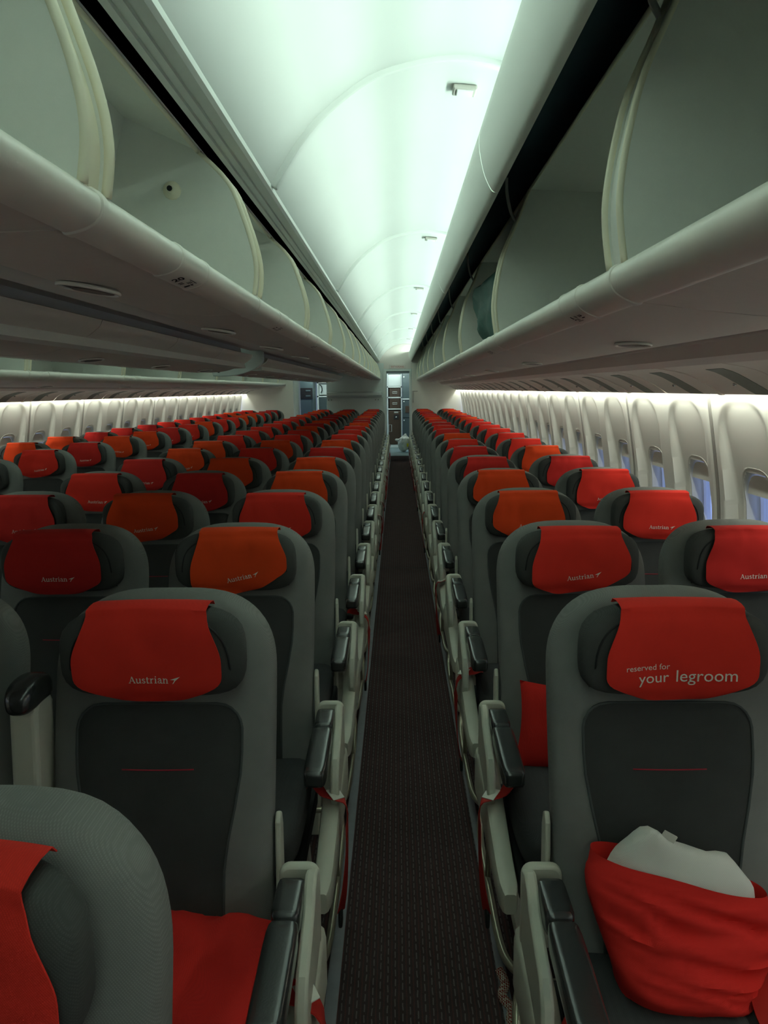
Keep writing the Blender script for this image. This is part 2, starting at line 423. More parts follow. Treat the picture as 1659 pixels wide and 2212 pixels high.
# ---------------- valances (trim) : right one hides the cove lamp, left one is a flat grooved strip
VALR = smooth_line([(0.270, 0.782), (0.257, 0.770), (0.247, 0.735), (0.249, 0.690), (0.262, 0.630), (0.280, 0.590), (0.292, 0.577), (0.306, 0.575)], 4)
VALL = [(-0.368, 0.600), (-0.366, 0.582), (-0.374, 0.576), (-0.396, 0.575), (-0.398, 0.580), (-0.402, 0.580), (-0.404, 0.5745), (-0.418, 0.574), (-0.420, 0.579), (-0.424, 0.579), (-0.426, 0.573), (-0.440, 0.573), (-0.446, 0.60), (-0.40, 0.625)]
for mir, nm in ((0, 'trim_1'), (1, 'trim_2')):
    mm = mirror_pts if mir else (lambda p: p)
    s = -1 if mir else 1
    tr = ob(nm, me(nm, *extr(mm([(wx(a), wz(b)) for a, b in VALL]), Y0, Y1), 'valance', True, 25), kind='structure')
    edges = [Y0] + [y + 0.02 for y in RIBS if y > Y0] + [Y1]
    for a, b in zip(edges[:-1], edges[1:]):
        vp = mm([(wx(p), wz(q)) for p, q in VALR])
        ob('valance_panel', me('valance_panel', *extr(shell(vp, 0.010 * s), a + 0.004, b - 0.004), 'valance', True, 40), parent=tr)
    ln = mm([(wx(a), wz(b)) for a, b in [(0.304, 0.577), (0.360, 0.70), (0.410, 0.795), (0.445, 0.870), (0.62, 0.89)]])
    ob('recess_shade_liner', me('recess_shade_liner', *extr(shell(ln, 0.01 * s), Y0, Y1), 'recess_shade'), parent=tr)  # sheet painted dark navy for the shaded recess above the bins
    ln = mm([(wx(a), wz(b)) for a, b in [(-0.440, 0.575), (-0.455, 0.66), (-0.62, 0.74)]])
    ob('gap_shade_liner', me('gap_shade_liner', *extr(shell(ln, -0.01 * s), Y0, Y1), 'black'), parent=tr)  # sheet painted black for the shade between valance and bin top

# ---------------- side walls
WALLP = [(1.335, 0.06), (1.325, 0.0), (1.328, -0.06), (1.345, -0.16), (1.368, -0.30), (1.390, -0.45), (1.402, -0.60), (1.400, -0.75), (1.388, -0.92), (1.36, -1.15), (1.32, -1.40), (1.295, -1.56)]
WPL = smooth_line(WALLP, 10)
def wall_at(h):
    for (xa, ha), (xb, hb) in zip(WPL[:-1], WPL[1:]):
        if hb <= h <= ha: return xa + (xb - xa) * (ha - h) / max(1e-9, ha - hb)
    return WPL[-1][0]
WINC, WHW, WHH = -0.53, 0.122, 0.175     # window centre height and half sizes (inner opening)
PW = 0.60
def sstep(a, b, x):
    t = min(1, max(0, (x - a) / (b - a))); return t * t * (3 - 2 * t)
def recess(yl, h):
    """depth of the tall arched scoop round a window; yl from the window's centre"""
    top = -0.055
    hw = 0.215
    # rounded-top shape: distance-like value, >0 inside
    cz = top - 0.20
    if h > cz:
        q = ((abs(yl) / hw) ** 2.6 + (max(0, h - cz) / 0.20) ** 2.6) ** (1 / 2.6)
    else:
        q = abs(yl) / (hw + 0.012 * min(1, (cz - h) / 0.4))
    lip = sstep(1.02, 0.92, q)
    return lip * (0.008 + 0.044 * min(1.0, max(0.0, top - 0.02 - h) / 0.40))
def panel_mesh():
    nu, ys = 0, []
    N = 78
    ys = [2 * PW * i / N for i in range(N + 1)]
    hs = [0.06 - 0.0145 * j for j in range(70)] + [-1.05, -1.2, -1.4, -1.56]
    keep = []; v = []; 
    for h in hs:
        for yl in ys:
            c = yl - PW * 0.5 if yl < PW else yl - PW * 1.5
            e = min(yl, 2 * PW - yl)
            edge = 0.012 * sstep(0.035, 0.0, e)       # panel edge rolls back into the seam
            v.append((wall_at(h) + recess(c, h) + edge, yl, h))
    f = []
    n = len(ys)
    for j in range(len(hs) - 1):
        for i in range(N):
            yl = (ys[i] + ys[i + 1]) / 2; h = (hs[j] + hs[j + 1]) / 2
            c = yl - PW * 0.5 if yl < PW else yl - PW * 1.5
            q = (abs(c) / (WHW + 0.018)) ** 3.2 + (abs(h - WINC) / (WHH + 0.018)) ** 3.2
            if q < 0.92: continue
            a = j * n + i
            f.append((a, a + 1, a + n + 1, a + n))
    return v, f
PV, PF = panel_mesh()
def ring(hw, hh, n=40, p=3.2):
    out = []
    for i in range(n):
        a = 2 * math.pi * i / n; c, s = math.cos(a), math.sin(a)
        out.append((hw * math.copysign(abs(c) ** (2 / p), c), hh * math.copysign(abs(s) ** (2 / p), s)))
    return out
def frame_mesh():
    """window reveal: flange on the panel, then a tunnel out to the pane"""
    defs = [(0.034, 0.002), (0.031, -0.004), (0.024, -0.004), (0.012, 0.006), (0.004, 0.035), (0.0, 0.05), (-0.004, 0.052), (-0.004, 0.085)]
    v, f = [], []; n = 40
    for gr, dx in defs:
        for (yy, hh) in ring(WHW + gr, WHH + gr, n):
            h = WINC + hh
            v.append((wall_at(WINC + hh * 0.9) + recess(yy * 0.98, h) + dx, yy, h))
    for r_ in range(len(defs) - 1):
        for i in range(n):
            a = r_ * n + i; b = r_ * n + (i + 1) % n
            f.append((a, b, b + n, a + n))
    return v, f
FV, FF = frame_mesh()
def pane_mesh(gr, dx, t):
    v, f = [], []; n = 40
    pts = ring(WHW + gr, WHH + gr, n)
    for d in (dx, dx + t):
        for (yy, hh) in pts: v.append((wall_at(WINC + hh * 0.9) + recess(yy * 0.98, WINC + hh) * 0.4 + 0.02 + d, yy, WINC + hh))
    f = [tuple(range(n)), tuple(range(2 * n - 1, n - 1, -1))] + [(i, (i + 1) % n, n + (i + 1) % n, n + i) for i in range(n)]
    return v, f
def shade_mesh():
    """pulled up shade: a rounded strip across the top of the opening"""
    pts = [p for p in ring(WHW, WHH, 40) if p[1] > WHH * 0.55]
    pts.sort(key=lambda p: -p[0])
    pts = pts + [(-WHW * 0.99, WHH * 0.52), (WHW * 0.99, WHH * 0.52)]
    v = []
    for d in (0.058, 0.066):
        for (yy, hh) in pts: v.append((wall_at(WINC + hh * 0.9) + 0.045 + d - 0.05, yy, WINC + hh))
    n = len(pts)
    return v, [tuple(range(n)), tuple(range(2 * n - 1, n - 1, -1))] + [(i, (i + 1) % n, n + (i + 1) % n, n + i) for i in range(n)]
SV, SF = shade_mesh(); GV, GF = pane_mesh(0.0, 0.075, 0.004)
SEAMP = [(p, q) for p, q in WPL if q < 0.03]
for mir, nm in ((0, 'wall_right'), (1, 'wall_left')):
    s = -1 if mir else 1
    def tw(v, dy=0.0, dz=0.0):
        return [((2 * CX - wx(p[0])) if mir else wx(p[0]), p[1] + dy, wz(p[2]) + dz) for p in v]
    dz = -0.03 * mir
    # low sill ledge along the bottom of the wall is the structure's own mesh
    sill = [(1.27, -1.556), (1.27, -1.40), (1.31, -1.36), (1.45, -1.36), (1.45, -1.556)]
    wl = ob(nm, me(nm, *extr([((2 * CX - wx(p)) if mir else wx(p), wz(q)) for p, q in sill], Y0, Y1 + 1.5), 'wallp'), kind='structure')
    pm = me('sidewall_panel', tw(PV, 0, dz), PF, 'wallp', True, 60)
    fm = me('window_frame', tw(FV, 0, dz), FF, 'wallp', True, 50)
    gm = me('window_pane', tw(GV, 0, dz), GF, 'glass', True, 30)
    sm = me('window_shade', tw(SV, 0, dz), SF, 'rail', False)
    sv = [(p - 0.004 + 0.006, 0, q) for p, q in SEAMP]
    st = me('seam_strip', *(lambda A: (tw(A[0], 0, dz), A[1]))((lambda poly: extr([(p, q) for p, q in poly], -0.013, 0.013))(shell([(p + 0.004, q) for p, q in SEAMP], 0.012))), 'seam', True, 50)
    y0 = 3.05 + 0.3 - 2 * PW * 6
    kk = 0
    while y0 < Y1 - 0.1:
        if y0 + 2 * PW > Y0:
            p_ = ob('sidewall_panel', pm, parent=wl, loc=(0, y0, 0))
            for c in (0.5 * PW, 1.5 * PW):
                ob('window_frame', fm, parent=p_, loc=(0, c, 0))
                ob('window_pane', gm, parent=p_, loc=(0, c, 0))
                ob('window_shade', sm, parent=p_, loc=(0, c, 0))
            ob('seam_strip', st, parent=p_, loc=(0, 0, 0))
        y0 += 2 * PW; kk += 1
    # fascia + passenger service panels between bins and wall
    tz = -0.055 if mir else 0.0
    fas = [(0.905, 0.20), (0.908, 0.125), (0.935, 0.085), (0.985, 0.067)]
    tr = ob('trim_4' if mir else 'trim_3', me('fascia', *extr(shell([((2 * CX - wx(p)) if mir else wx(p), wz(q) + tz) for p, q in fas], 0.012 * s), Y0, Y1), 'psu', True, 30), kind='structure')
    zc = -0.033 - 0.045 * mir
    sl = smooth_line([(0.985, 0.070 + tz), (1.10, 0.048 + tz * 0.9), (1.19, 0.005 + tz * 0.6), (1.250, zc), (1.258, zc + 0.012)], 4)
    yy = Y0 + 0.02
    pl = 0.60
    pp = [((2 * CX - wx(p)) if mir else wx(p), wz(q)) for p, q in sl]
    v_, f_ = extr(shell(pp, 0.010 * s), 0.006, pl - 0.006)
    pmesh = me('service_panel', v_, f_, 'psu', True, 40)
    # inset grey strip: a slanted four-sided plate lying in the panel, and a small knob
    def on_slope(u):
        t_ = u * (len(sl) - 4); i = int(t_); fr_ = t_ - i; a, b = sl[i], sl[i + 1]
        return (a[0] + (b[0] - a[0]) * fr_, a[1] + (b[1] - a[1]) * fr_)
    rows = []
    for j in range(9):
        u = 0.22 + 0.66 * j / 8; x_, h_ = on_slope(u)
        y_a = 0.16 + 0.02 * math.sin(j / 8 * 3.1); 
        rows.append([Vector(((2 * CX - wx(x_)) if mir else wx(x_), yv_, wz(h_) - 0.0015)) for yv_ in (y_a, y_a + 0.07, y_a + 0.14)])
    imesh = me('vent_insert', *sheet(rows, (0, 0, 0.004)), 'psuins', True, 40)
    rmesh = me('panel_ridge', *extr([(a, b) for a, b in shell(offset_line(pp[:-2], -0.004 * s), 0.008 * s)], -0.018, 0.018), 'psu', True, 40)
    x_, h_ = on_slope(0.6)
    kx = (2 * CX - wx(x_)) if mir else wx(x_)
    kmesh = me('catch', *superell(0.007, 0.006, 0.006, 3, 2, None, (kx, 0.34, wz(h_) - 0.003)), 'chrome', True)
    i_ = 0
    while yy < Y1 - 0.3:
        sp_ = ob('service_panel', pmesh, parent=tr, loc=(0, yy, 0))
        ob('vent_insert', imesh, parent=sp_); ob('catch', kmesh, parent=sp_)
        if i_ % 2 == 0: ob('panel_ridge', rmesh, parent=sp_)
        yy += pl; i_ += 1

# ---------------- front wall behind the camera
ob('wall_front', me('wall_front', *box(-3.6, 1.6, Y0 - 0.08, Y0, 0, 2.95), 'bulk'), kind='structure')

# ---------------- rear wall: centre bulkhead, lavatory walls, door heads
def rbox(x0, x1, y0, y1, z0, z1, m_, w=0.006): return bevel(me('b', *box(x0, x1, y0, y1, z0, z1), m_), w, 2)
HEAD = 1.925
wr = ob('wall_rear', rbox(-1.545, -0.315, Y1, 19.2, 0.0, 2.1, 'bulk', 0.01), kind='structure')
wrr = ob('wall_rear_right', rbox(0.262, 1.75, Y1, 19.2, 0.0, 2.1, 'wallp', 0.01), kind='structure')
wrl = ob('wall_rear_left', rbox(-3.75, -2.19, Y1, 17.3, 0.0, 2.1, 'wallp', 0.02), kind='structure')
d1 = ob('door_1', rbox(-0.335, 0.275, Y1 - 0.014, Y1 + 0.10, HEAD, HEAD + 0.05, 'bulk'), kind='structure')
cyl = [(-2.20 + 0.07 * math.cos(a), Y1 + 0.04 + 0.07 * math.sin(a)) for a in [2 * math.pi * i / 20 for i in range(20)]]
ob('corner_post', me('corner_post', *extr(cyl, 0.0, 1.98, 'z'), 'bulk', True, 50), parent=wrl)
ob('door_jamb', rbox(-0.335, -0.262, Y1 - 0.012, Y1 + 0.10, 0, HEAD + 0.04, 'bulk'), parent=d1)
ob('door_jamb', rbox(0.225, 0.275, Y1 - 0.012, Y1 + 0.10, 0, HEAD + 0.04, 'bulk'), parent=d1)
ob('passage_ceiling', rbox(-0.335, 0.275, Y1 + 0.10, 19.2, HEAD, HEAD + 0.05, 'bulk'), parent=ceil)
ob('passage_ceiling', rbox(-3.6, -1.545, Y1, 19.2, HEAD + 0.03, HEAD + 0.08, 'bulk'), parent=ceil)
ob('end_panel', rbox(-0.46, 0.46, Y1 + 0.002, Y1 + 0.06, HEAD + 0.05, 2.9, 'lunette', 0.003), parent=ceil)
ob('end_panel', rbox(-3.5, -0.46, Y1 + 0.01, Y1 + 0.06, HEAD + 0.05, 2.9, 'lunette', 0.003), parent=ceil)
ob('end_panel', rbox(0.46, 1.4, Y1 + 0.01, Y1 + 0.06, HEAD + 0.05, 2.9, 'lunette', 0.003), parent=ceil)
ledge = [(-0.16, 1.485), (-0.16, 1.43), (-0.10, 1.385), (0.01, 1.385), (0.01, 1.50), (-0.12, 1.50)]
ob('bulkhead_ledge', bevel(me('bulkhead_ledge', *(lambda A: ([(p[0], p[1] + Y1, p[2]) for p in A[0]], A[1]))(extr(ledge, -1.53, -0.36, 'x')), 'bulk'), 0.006, 2), parent=wr)
for hx in (-1.50, -1.44, -0.50, -0.44):
    ob('coat_hook', me('coat_hook', *tube([(hx, Y1 - 0.002, 1.335), (hx, Y1 - 0.03, 1.325), (hx, Y1 - 0.035, 1.345)], 0.005, 6), 'dark', True), parent=wr)
ob('grab_handle', me('grab_handle', *tube(smooth_line([(0.30, Y1 - 0.002, 1.50), (0.30, Y1 - 0.04, 1.48), (0.30, Y1 - 0.04, 1.30), (0.30, Y1 - 0.002, 1.27)], 4), 0.010, 8), 'seam', True), parent=wrr)
ob('grab_handle', me('grab_handle', *box(0.285, 0.40, Y1 - 0.02, Y1, 1.495, 1.51), 'seam'), parent=wrr)
ob('wall_galley', me('wall_galley', *box(-3.6, 1.6, 21.4, 21.5, 0, 2.95), 'bulk'), kind='structure')
# ceiling of the galley
ob('galley_ceiling', me('galley_ceiling', *box(-3.6, 1.6, 19.2, 21.4, 2.14, 2.18), 'galwhite'), parent=ceil)

# ---------------- exit sign over the door
sg = thing('exit_sign', 'pale exit sign with red lettering above the rear galley doorway', 'sign', (0, Y1, 2.02))
ob('sign_board', rbox(-0.20, 0.14, -0.022, 0.0, -0.045, 0.05, 'lunette', 0.004), parent=sg)
v, f = textmesh('EXIT AUSGANG', 0.055)
wv = max(p[0] for p in v)
ob('lettering', me('lettering', [(-0.165 + p[0] * 0.275 / wv, -0.0235, -0.02 + p[1]) for p in v], f, 'redink'), parent=sg)

# ================================================================== OVERHEAD BINS
ORD = ['first', 'second', 'third', 'fourth', 'fifth', 'sixth', 'seventh', 'eighth', 'ninth', 'tenth', 'eleventh', 'twelfth', 'thirteenth', 'fourteenth', 'fifteenth', 'sixteenth', 'seventeenth', 'eighteenth', 'nineteenth', 'twentieth']

class BinKit: pass
def bin_kit(L, rim, back, rail, under, roofx, mir, latch_at, tag):
    """meshes of one bin, profile points in camera-relative (x,h), local y 0..L"""
    def T(pts): return [((2 * CX - wx(a)) if mir else wx(a), wz(b)) for a, b in pts]
    outward = 1 if under[-1][0] > under[0][0] else -1
    if mir: outward = -outward
    K = BinKit(); K.L = L
    g = 0.050 if tag == 'right_bin' else 0.036
    K.rail = me(tag + '_rail', *extr(T(rail), 0.002, L - 0.002), 'rail', True, 35)
    K.under = me(tag + '_under', *extr(shell(T(under), 0.010 * outward), 0.003, L - 0.003), 'under', True, 40)
    K.inner = me(tag + '_inner', *extr(shell(T(back), -0.010 * outward), 0.0, L), 'bin', True, 30)
    # dividers
    poly = rim + [p for p in back[::-1]][1:-1]
    poly = T(rim) + T(back)[::-1][0:-1]
    K.div = me(tag + '_div', *extr(poly, -0.006, 0.006), 'bin', False)
    K.rim = me(tag + '_rim', *tube([(a, 0, b) for a, b in T(rim)], 0.0075, 8), 'rim', True)
    strip = offset_line(T(rim), -0.008 * outward)
    e_ = T(back)[-1]
    K.edge = me(tag + '_edge', *tube([(e_[0], 0.03, e_[1]), (e_[0], L - 0.03, e_[1])], 0.006, 6), 'rim', True)
    K.strip = me(tag + '_strip', *extr(shell(strip, -0.006 * outward), 0.0005, g - 0.006), 'bin' if tag == 'right_bin' else 'rim', True, 40)
    # collar sleeves on the rail
    cx = sum(p[0] for p in T(rail)) / len(rail); cz = sum(p[1] for p in T(rail)) / len(rail)
    col = [(cx + (a - cx) * 1.055 , cz + (b - cz) * 1.085) for a, b in T(rail)]
    K.collar = bevel(me(tag + '_collar', *extr(col, -0.012, 0.012), 'rail', True, 35), 0.004, 2, 60)
    col2 = [(cx + (a - cx) * 1.03, cz + (b - cz) * 1.05) for a, b in T(rail)]
    K.sleeve = me(tag + '_sleeve', *extr(col2, -0.075, 0.075), 'rail', True, 35)
    # latch: lens-shaped recessed pull on the underside
    (xa, ha), (xb, hb) = latch_at
    pa, pb = T([(xa, ha), (xb, hb)])
    ca = Vector(((pa[0] + pb[0]) / 2, 0, (pa[1] + pb[1]) / 2)); d = Vector((pb[0] - pa[0], 0, pb[1] - pa[1])); w = d.length / 2; d.normalize()
    nrm = Vector((d.z, 0, -d.x)); nrm = nrm if nrm.z < 0 else -nrm
    n = 24
    oval = [(w * math.cos(2 * math.pi * i / n), 0.085 * math.copysign(abs(math.sin(2 * math.pi * i / n)) ** 1.2, math.sin(2 * math.pi * i / n))) for i in range(n)]
    K.latch_rim = me(tag + '_latchrim', *tube([ca + d * a + Vector((0, b, 0)) + nrm * 0.004 for a, b in oval], 0.004, 6, True), 'rail', True)
    lv = [ca + d * a * 0.95 + Vector((0, b * 0.95, 0)) + nrm * q for q in (0.003, -0.006) for a, b in oval]
    lf = [tuple(range(n)), tuple(range(2 * n - 1, n - 1, -1))] + [(i, (i + 1) % n, n + (i + 1) % n, n + i) for i in range(n)]
    K.latch_cup = me(tag + '_latchcup', lv, lf, 'latch')
    hv = [ca + d * a * 0.75 + Vector((0, b * 0.55 + 0.02, 0)) + nrm * q for q in (0.006, 0.0) for a, b in oval]
    K.latch = me(tag + '_latch', hv, lf, 'latch')
    K.face = lambda pts: [(cx + (a - cx) * 1.03, cz + (b - cz) * 1.05) for a, b in T(pts)]
    K.T = T; K.rimline = T(rim); K.g = g
    return K

def placard(num, face, mir_ok=True):
    """row number and small seat pictograms, printed across the rail; face = two points of the rail underside (aisle edge first)"""
    parts = []
    v, f = textmesh(num, 0.020, 0.0006); parts.append(([(p[0], p[1] + 0.012) for p in v], f))
    sq = lambda x0, x1, y0, y1: ([(x0, y0), (x1, y0), (x1, y1), (x0, y1)], [(0, 1, 2, 3)])
    for i in range(2): parts.append(sq(0.0, 0.008, -0.002 - 0.006 * i, 0.001 - 0.006 * i))
    parts.append(sq(-0.001, 0.010, -0.028, -0.022)); parts.append(sq(0.012, 0.016, -0.028, -0.022))
    for i in range(3): parts.append(sq(0.012 + 0.003 * i, 0.0135 + 0.003 * i, -0.016, -0.006))
    parts.append(sq(0.022, 0.0235, -0.024, 0.002)); parts.append(sq(0.012, 0.0235, -0.0205, -0.0192))
    v, f = join(parts)
    a, b = Vector((face[0][0], 0, face[0][1])), Vector((face[1][0], 0, face[1][1]))
    if a.x > b.x: a, b = b, a
    d = (b - a); Lq = d.length; d.normalize(); nrm = Vector((d.z, 0, -d.x)); nrm = nrm if nrm.z < 0 else -nrm
    mid = (a + b) / 2
    return [mid + d * (p[0] - 0.012) + Vector((0, -p[1] * 1.7, 0)) + nrm * 0.0022 for p in v], f

def make_bin(K, y, label, group, plac=None, arm=None, plac_y=0.35):
    t = thing('overhead_bin', label, 'overhead bin', (0, y, 0), group=group)
    rl = ob('rail', K.rail, t)
    for c in (0.0 + 0.075, plac_y):
        pass
    ob('rail_collar', K.collar, rl, (0, 0.012, 0)); ob('rail_collar', K.collar, rl, (0, plac_y - 0.085, 0)); ob('rail_collar', K.collar, rl, (0, plac_y + 0.085, 0))
    ob('placard_sleeve', K.sleeve, rl, (0, plac_y, 0))
    if plac:
        pm_ = me('placard_print', *plac, 'ink')
        ob('placard_print', pm_, rl, (0, plac_y, 0), label='row number and seat symbols in black')
    ob('underside_panel', K.under, t); ob('bin_interior', K.inner, t); ob('roof_edge', K.edge, t)
    for yy in (K.g, K.L - K.g):
        dv = ob('divider', K.div, t, (0, yy, 0))
        ob('divider_rim', K.rim, dv)
    ob('joint_strip', K.strip, t, (0, 0, 0)); ob('joint_strip', K.strip, t, (0, K.L - K.g + 0.0055, 0))
    la = ob('latch_cup', K.latch_cup, t, (0, K.L * 0.5, 0)); ob('latch_rim', K.latch_rim, la); ob('latch_handle', K.latch, la)
    if arm: ob('door_arm', arm, t, (0, K.g, 0))
    return t

# --- right-hand outboard bins
R_rim = smooth_line([(0.413, 0.222), (0.403, 0.290), (0.401, 0.352), (0.413, 0.445), (0.436, 0.540), (0.482, 0.648), (0.527, 0.766)], 4)
R_back = [(0.425, 0.214), (0.70, 0.205), (1.00, 0.205), (1.03, 0.45), (0.96, 0.70), (0.86, 0.752), (0.527, 0.768)]
R_rail = smooth_line([(0.428, 0.224), (0.412, 0.223), (0.402, 0.212), (0.401, 0.195), (0.410, 0.178), (0.426, 0.166), (0.444, 0.158), (0.460, 0.155), (0.462, 0.168), (0.440, 0.200)], 3)
R_under = smooth_line([(0.456, 0.157), (0.56, 0.143), (0.70, 0.128), (0.80, 0.124), (0.87, 0.130), (0.905, 0.145)], 4)
KR = bin_kit(1.75, R_rim, R_back, R_rail, R_under, 0.5, False, ((0.66, 0.130), (0.76, 0.124)), 'right_bin')
armR = me('door_arm', *tube(smooth_line([(wx(0.45), 0, wz(0.84)), (wx(0.452), 0, wz(0.78)), (wx(0.468), 0, wz(0.71)), (wx(0.492), 0, wz(0.665))], 4), 0.007, 6), 'rail', True)
y = 1.50 - 1.75 * 3; i = 0; n_ = 0
while y < Y1 - 0.5:
    if y > Y0 - 0.2:
        o_ = ORD[n_]
        make_bin(KR, y, f'open right-hand overhead bin above the window seats, {o_} from the front', 'right-hand overhead bins',
                 placard(str(18 + n_), KR.face([(0.416, 0.172), (0.450, 0.1565)])), armR, 0.38)
        n_ += 1
    y += 1.75
# --- left-hand outboard bins (seen beneath the centre bins)
KL = bin_kit(1.75, [(a, b - 0.085) for a, b in R_rim], [(a, b - 0.085) for a, b in R_back], [(a, b - 0.085) for a, b in R_rail], [(a, b - 0.085) for a, b in R_under], 0.5, True, ((0.66, 0.045), (0.76, 0.039)), 'left_bin')
y = 1.50 - 1.75 * 1; n_ = 0
while y < Y1 - 0.5:
    make_bin(KL, y, f'open left-hand overhead bin beyond the centre bins, {ORD[n_]} from the front', 'left-hand overhead bins', None, None, 0.38)
    n_ += 1; y += 1.75
# --- centre bins facing the right aisle
C_rim = smooth_line([(-0.352, 0.232), (-0.345, 0.285), (-0.351, 0.341), (-0.372, 0.414), (-0.405, 0.494), (-0.474, 0.565)], 4)
C_back = [(-0.365, 0.226), (-0.56, 0.222), (-0.76, 0.225), (-0.70, 0.46), (-0.645, 0.645), (-0.474, 0.567)]
C_rail = smooth_line([(-0.372, 0.236), (-0.357, 0.235), (-0.346, 0.225), (-0.345, 0.211), (-0.352, 0.198), (-0.364, 0.191), (-0.378, 0.187), (-0.392, 0.186), (-0.394, 0.198), (-0.378, 0.212)], 3)
C_under = smooth_line([(-0.389, 0.189), (-0.50, 0.188), (-0.62, 0.200), (-0.73, 0.238), (-0.81, 0.288), (-0.83, 0.32)], 4)
KC = bin_kit(1.05, C_rim, C_back, C_rail, C_under, 0.5, False, ((-0.52, 0.185), (-0.62, 0.198)), 'centre_bin')
knobv, knobf = [], []
y = 0.94 - 1.05 * 4; n_ = 0
prof = [(0.0, 0.0), (0.026, 0.0), (0.026, 0.008), (0.012, 0.016), (0.010, 0.03), (0.0, 0.03)]
def lathe_y(prof, c, seg=16):
    v, f = [], []
    for s in range(seg):
        a = 2 * math.pi * s / seg
        for r_, d in prof: v.append((c[0] + r_ * math.cos(a), c[1] - d, c[2] + r_ * math.sin(a)))
    n = len(prof)
    for s in range(seg):
        for k_ in range(n - 1):
            a = s * n + k_; b = ((s + 1) % seg) * n + k_
            f.append((a, a + 1, b + 1, b))
    return v, f
stopm = me('bump_stop', *lathe_y([(0.0001, 0.0), (0.022, 0.0), (0.021, 0.006), (0.011, 0.010), (0.009, 0.022), (0.0001, 0.022)], (wx(-0.540), 1.05 - 0.036 - 0.006, wz(0.478))), 'rim', True, 50)
stopd = me('stop_tip', *lathe_y([(0.0001, 0.0225), (0.0065, 0.0225), (0.0065, 0.0245), (0.0001, 0.0245)], (wx(-0.540), 1.05 - 0.036 - 0.006, wz(0.478)), 10), 'dark', True, 50)
while y < Y1 - 0.3:
    if y + 1.05 > Y0:
        t = make_bin(KC, y, f'open centre overhead bin facing the right-hand aisle, {ORD[n_]} from the front', 'centre overhead bins on the right-hand aisle',
                     placard(str(18 + n_ - 2) if n_ > 1 else '18', KC.face([(-0.355, 0.1945), (-0.384, 0.1865)])), None, 0.44)
        st_ = ob('bump_stop', stopm, t); ob('stop_tip', stopd, st_)
        n_ += 1
    y += 1.05
# --- centre bins facing the left aisle: seen only from below; a gap with a bare end rib at y ~ 6.9
dzl = -0.045
KD = bin_kit(1.05, [(a, b + dzl) for a, b in C_rim], [(a, b + dzl) for a, b in C_back], [(a, b + dzl) for a, b in C_rail], [(a, b + dzl) for a, b in C_under], 0.5, True, ((-0.52, 0.185 + dzl), (-0.62, 0.198 + dzl)), 'centre_left_bin')
n_ = 0
for y in [0.94 + 1.05 * k for k in range(-4, 5)] + [6.95 + 1.05 * k for k in range(0, 9)]:
    make_bin(KD, y, f'centre overhead bin facing the left-hand aisle, underside in shade, {ORD[n_]} from the front', 'centre overhead bins on the left-hand aisle', None, None, 0.44)
    n_ += 1
ribp = KD.T([(a, b + dzl - 0.022) for a, b in C_under]) + KD.T([(-0.83, 0.46), (-0.60, 0.40), (-0.42, 0.30), (-0.37, 0.215), (-0.385, 0.15 + dzl + 0.03)])
rb = thing('end_rib', 'bare white bin end rib in the gap of the centre bins', 'bin rib', (0, 6.70, 0))
ob('rib_plate', bevel(me('rib_plate', *extr(ribp, -0.02, 0.02), 'galwhite'), 0.006, 2, 30), rb)
for q in ((-0.47, 0.20), (-0.44, 0.165)):
    c_ = KD.T([q])[0]
    ob('bolt', me('bolt', *lathe_y([(0.0001, 0.02), (0.014, 0.02), (0.014, 0.035), (0.0001, 0.035)], (c_[0], 0, c_[1]), 8), 'dark'), rb)
# dark spine between the two rows of centre bins
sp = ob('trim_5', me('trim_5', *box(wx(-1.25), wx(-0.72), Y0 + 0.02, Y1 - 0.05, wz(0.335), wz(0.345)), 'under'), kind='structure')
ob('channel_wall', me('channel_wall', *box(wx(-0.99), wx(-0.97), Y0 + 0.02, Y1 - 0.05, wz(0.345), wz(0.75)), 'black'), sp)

# ================================================================== SEATS
ROW0, PITCH = 1.52, 0.787
STOP = 1.156
def b_a(z):
    a = 0.214 + 0.006 * sstep(0.5, 0.95, z)
    z1 = 0.985
    if z > z1:
        t = min(1, (z - z1) / (STOP - z1)); a *= max(0.0, 1 - t ** 2.7) ** (1 / 2.7)
    return a
def b_b(z):
    b = 0.058 - 0.008 * sstep(0.6, 1.1, z)
    if z > STOP - 0.03:
        t = min(1, (z - STOP + 0.03) / 0.03); b *= max(0.05, (1 - t ** 2)) ** 0.5
    return b
def b_y(z):
    t = (z - 0.45) / (STOP - 0.45)
    return -0.145 + 0.15 * t - 0.012 * math.sin(max(0, min(1, t)) * math.pi)
def front_y(x, z):
    a = max(b_a(z), 1e-4)
    return b_y(z) - b_b(z) * max(0.0, 1 - min(1, abs(x / a)) ** 4) ** 0.25
def backrest():
    zs = [0.40, 0.42, 0.46, 0.52, 0.58, 0.64, 0.70, 0.76, 0.82, 0.88, 0.93, 0.98, 1.00, 1.02, 1.035, 1.05, 1.065, 1.08, 1.092, 1.104, 1.114, 1.123, 1.131, 1.138, 1.144, 1.149, 1.1525, 1.155]
    n = 44; v, f = [], []
    for z in zs:
        a, b, yc = b_a(z), b_b(z), b_y(z)
        if z == 0.40: a *= 0.96; b *= 0.8
        for i in range(n):
            th = 2 * math.pi * i / n; c, s = math.cos(th), math.sin(th)
            v.append((a * math.copysign(abs(c) ** 0.5, c), yc + b * math.copysign(abs(s) ** 0.5, s), z))
    for j in range(len(zs) - 1):
        for i in range(n):
            f.append((j * n + i, j * n + (i + 1) % n, (j + 1) * n + (i + 1) % n, (j + 1) * n + i))
    f.append(tuple(range(n - 1, -1, -1))); f.append(tuple((len(zs) - 1) * n + i for i in range(n)))
    return v, f
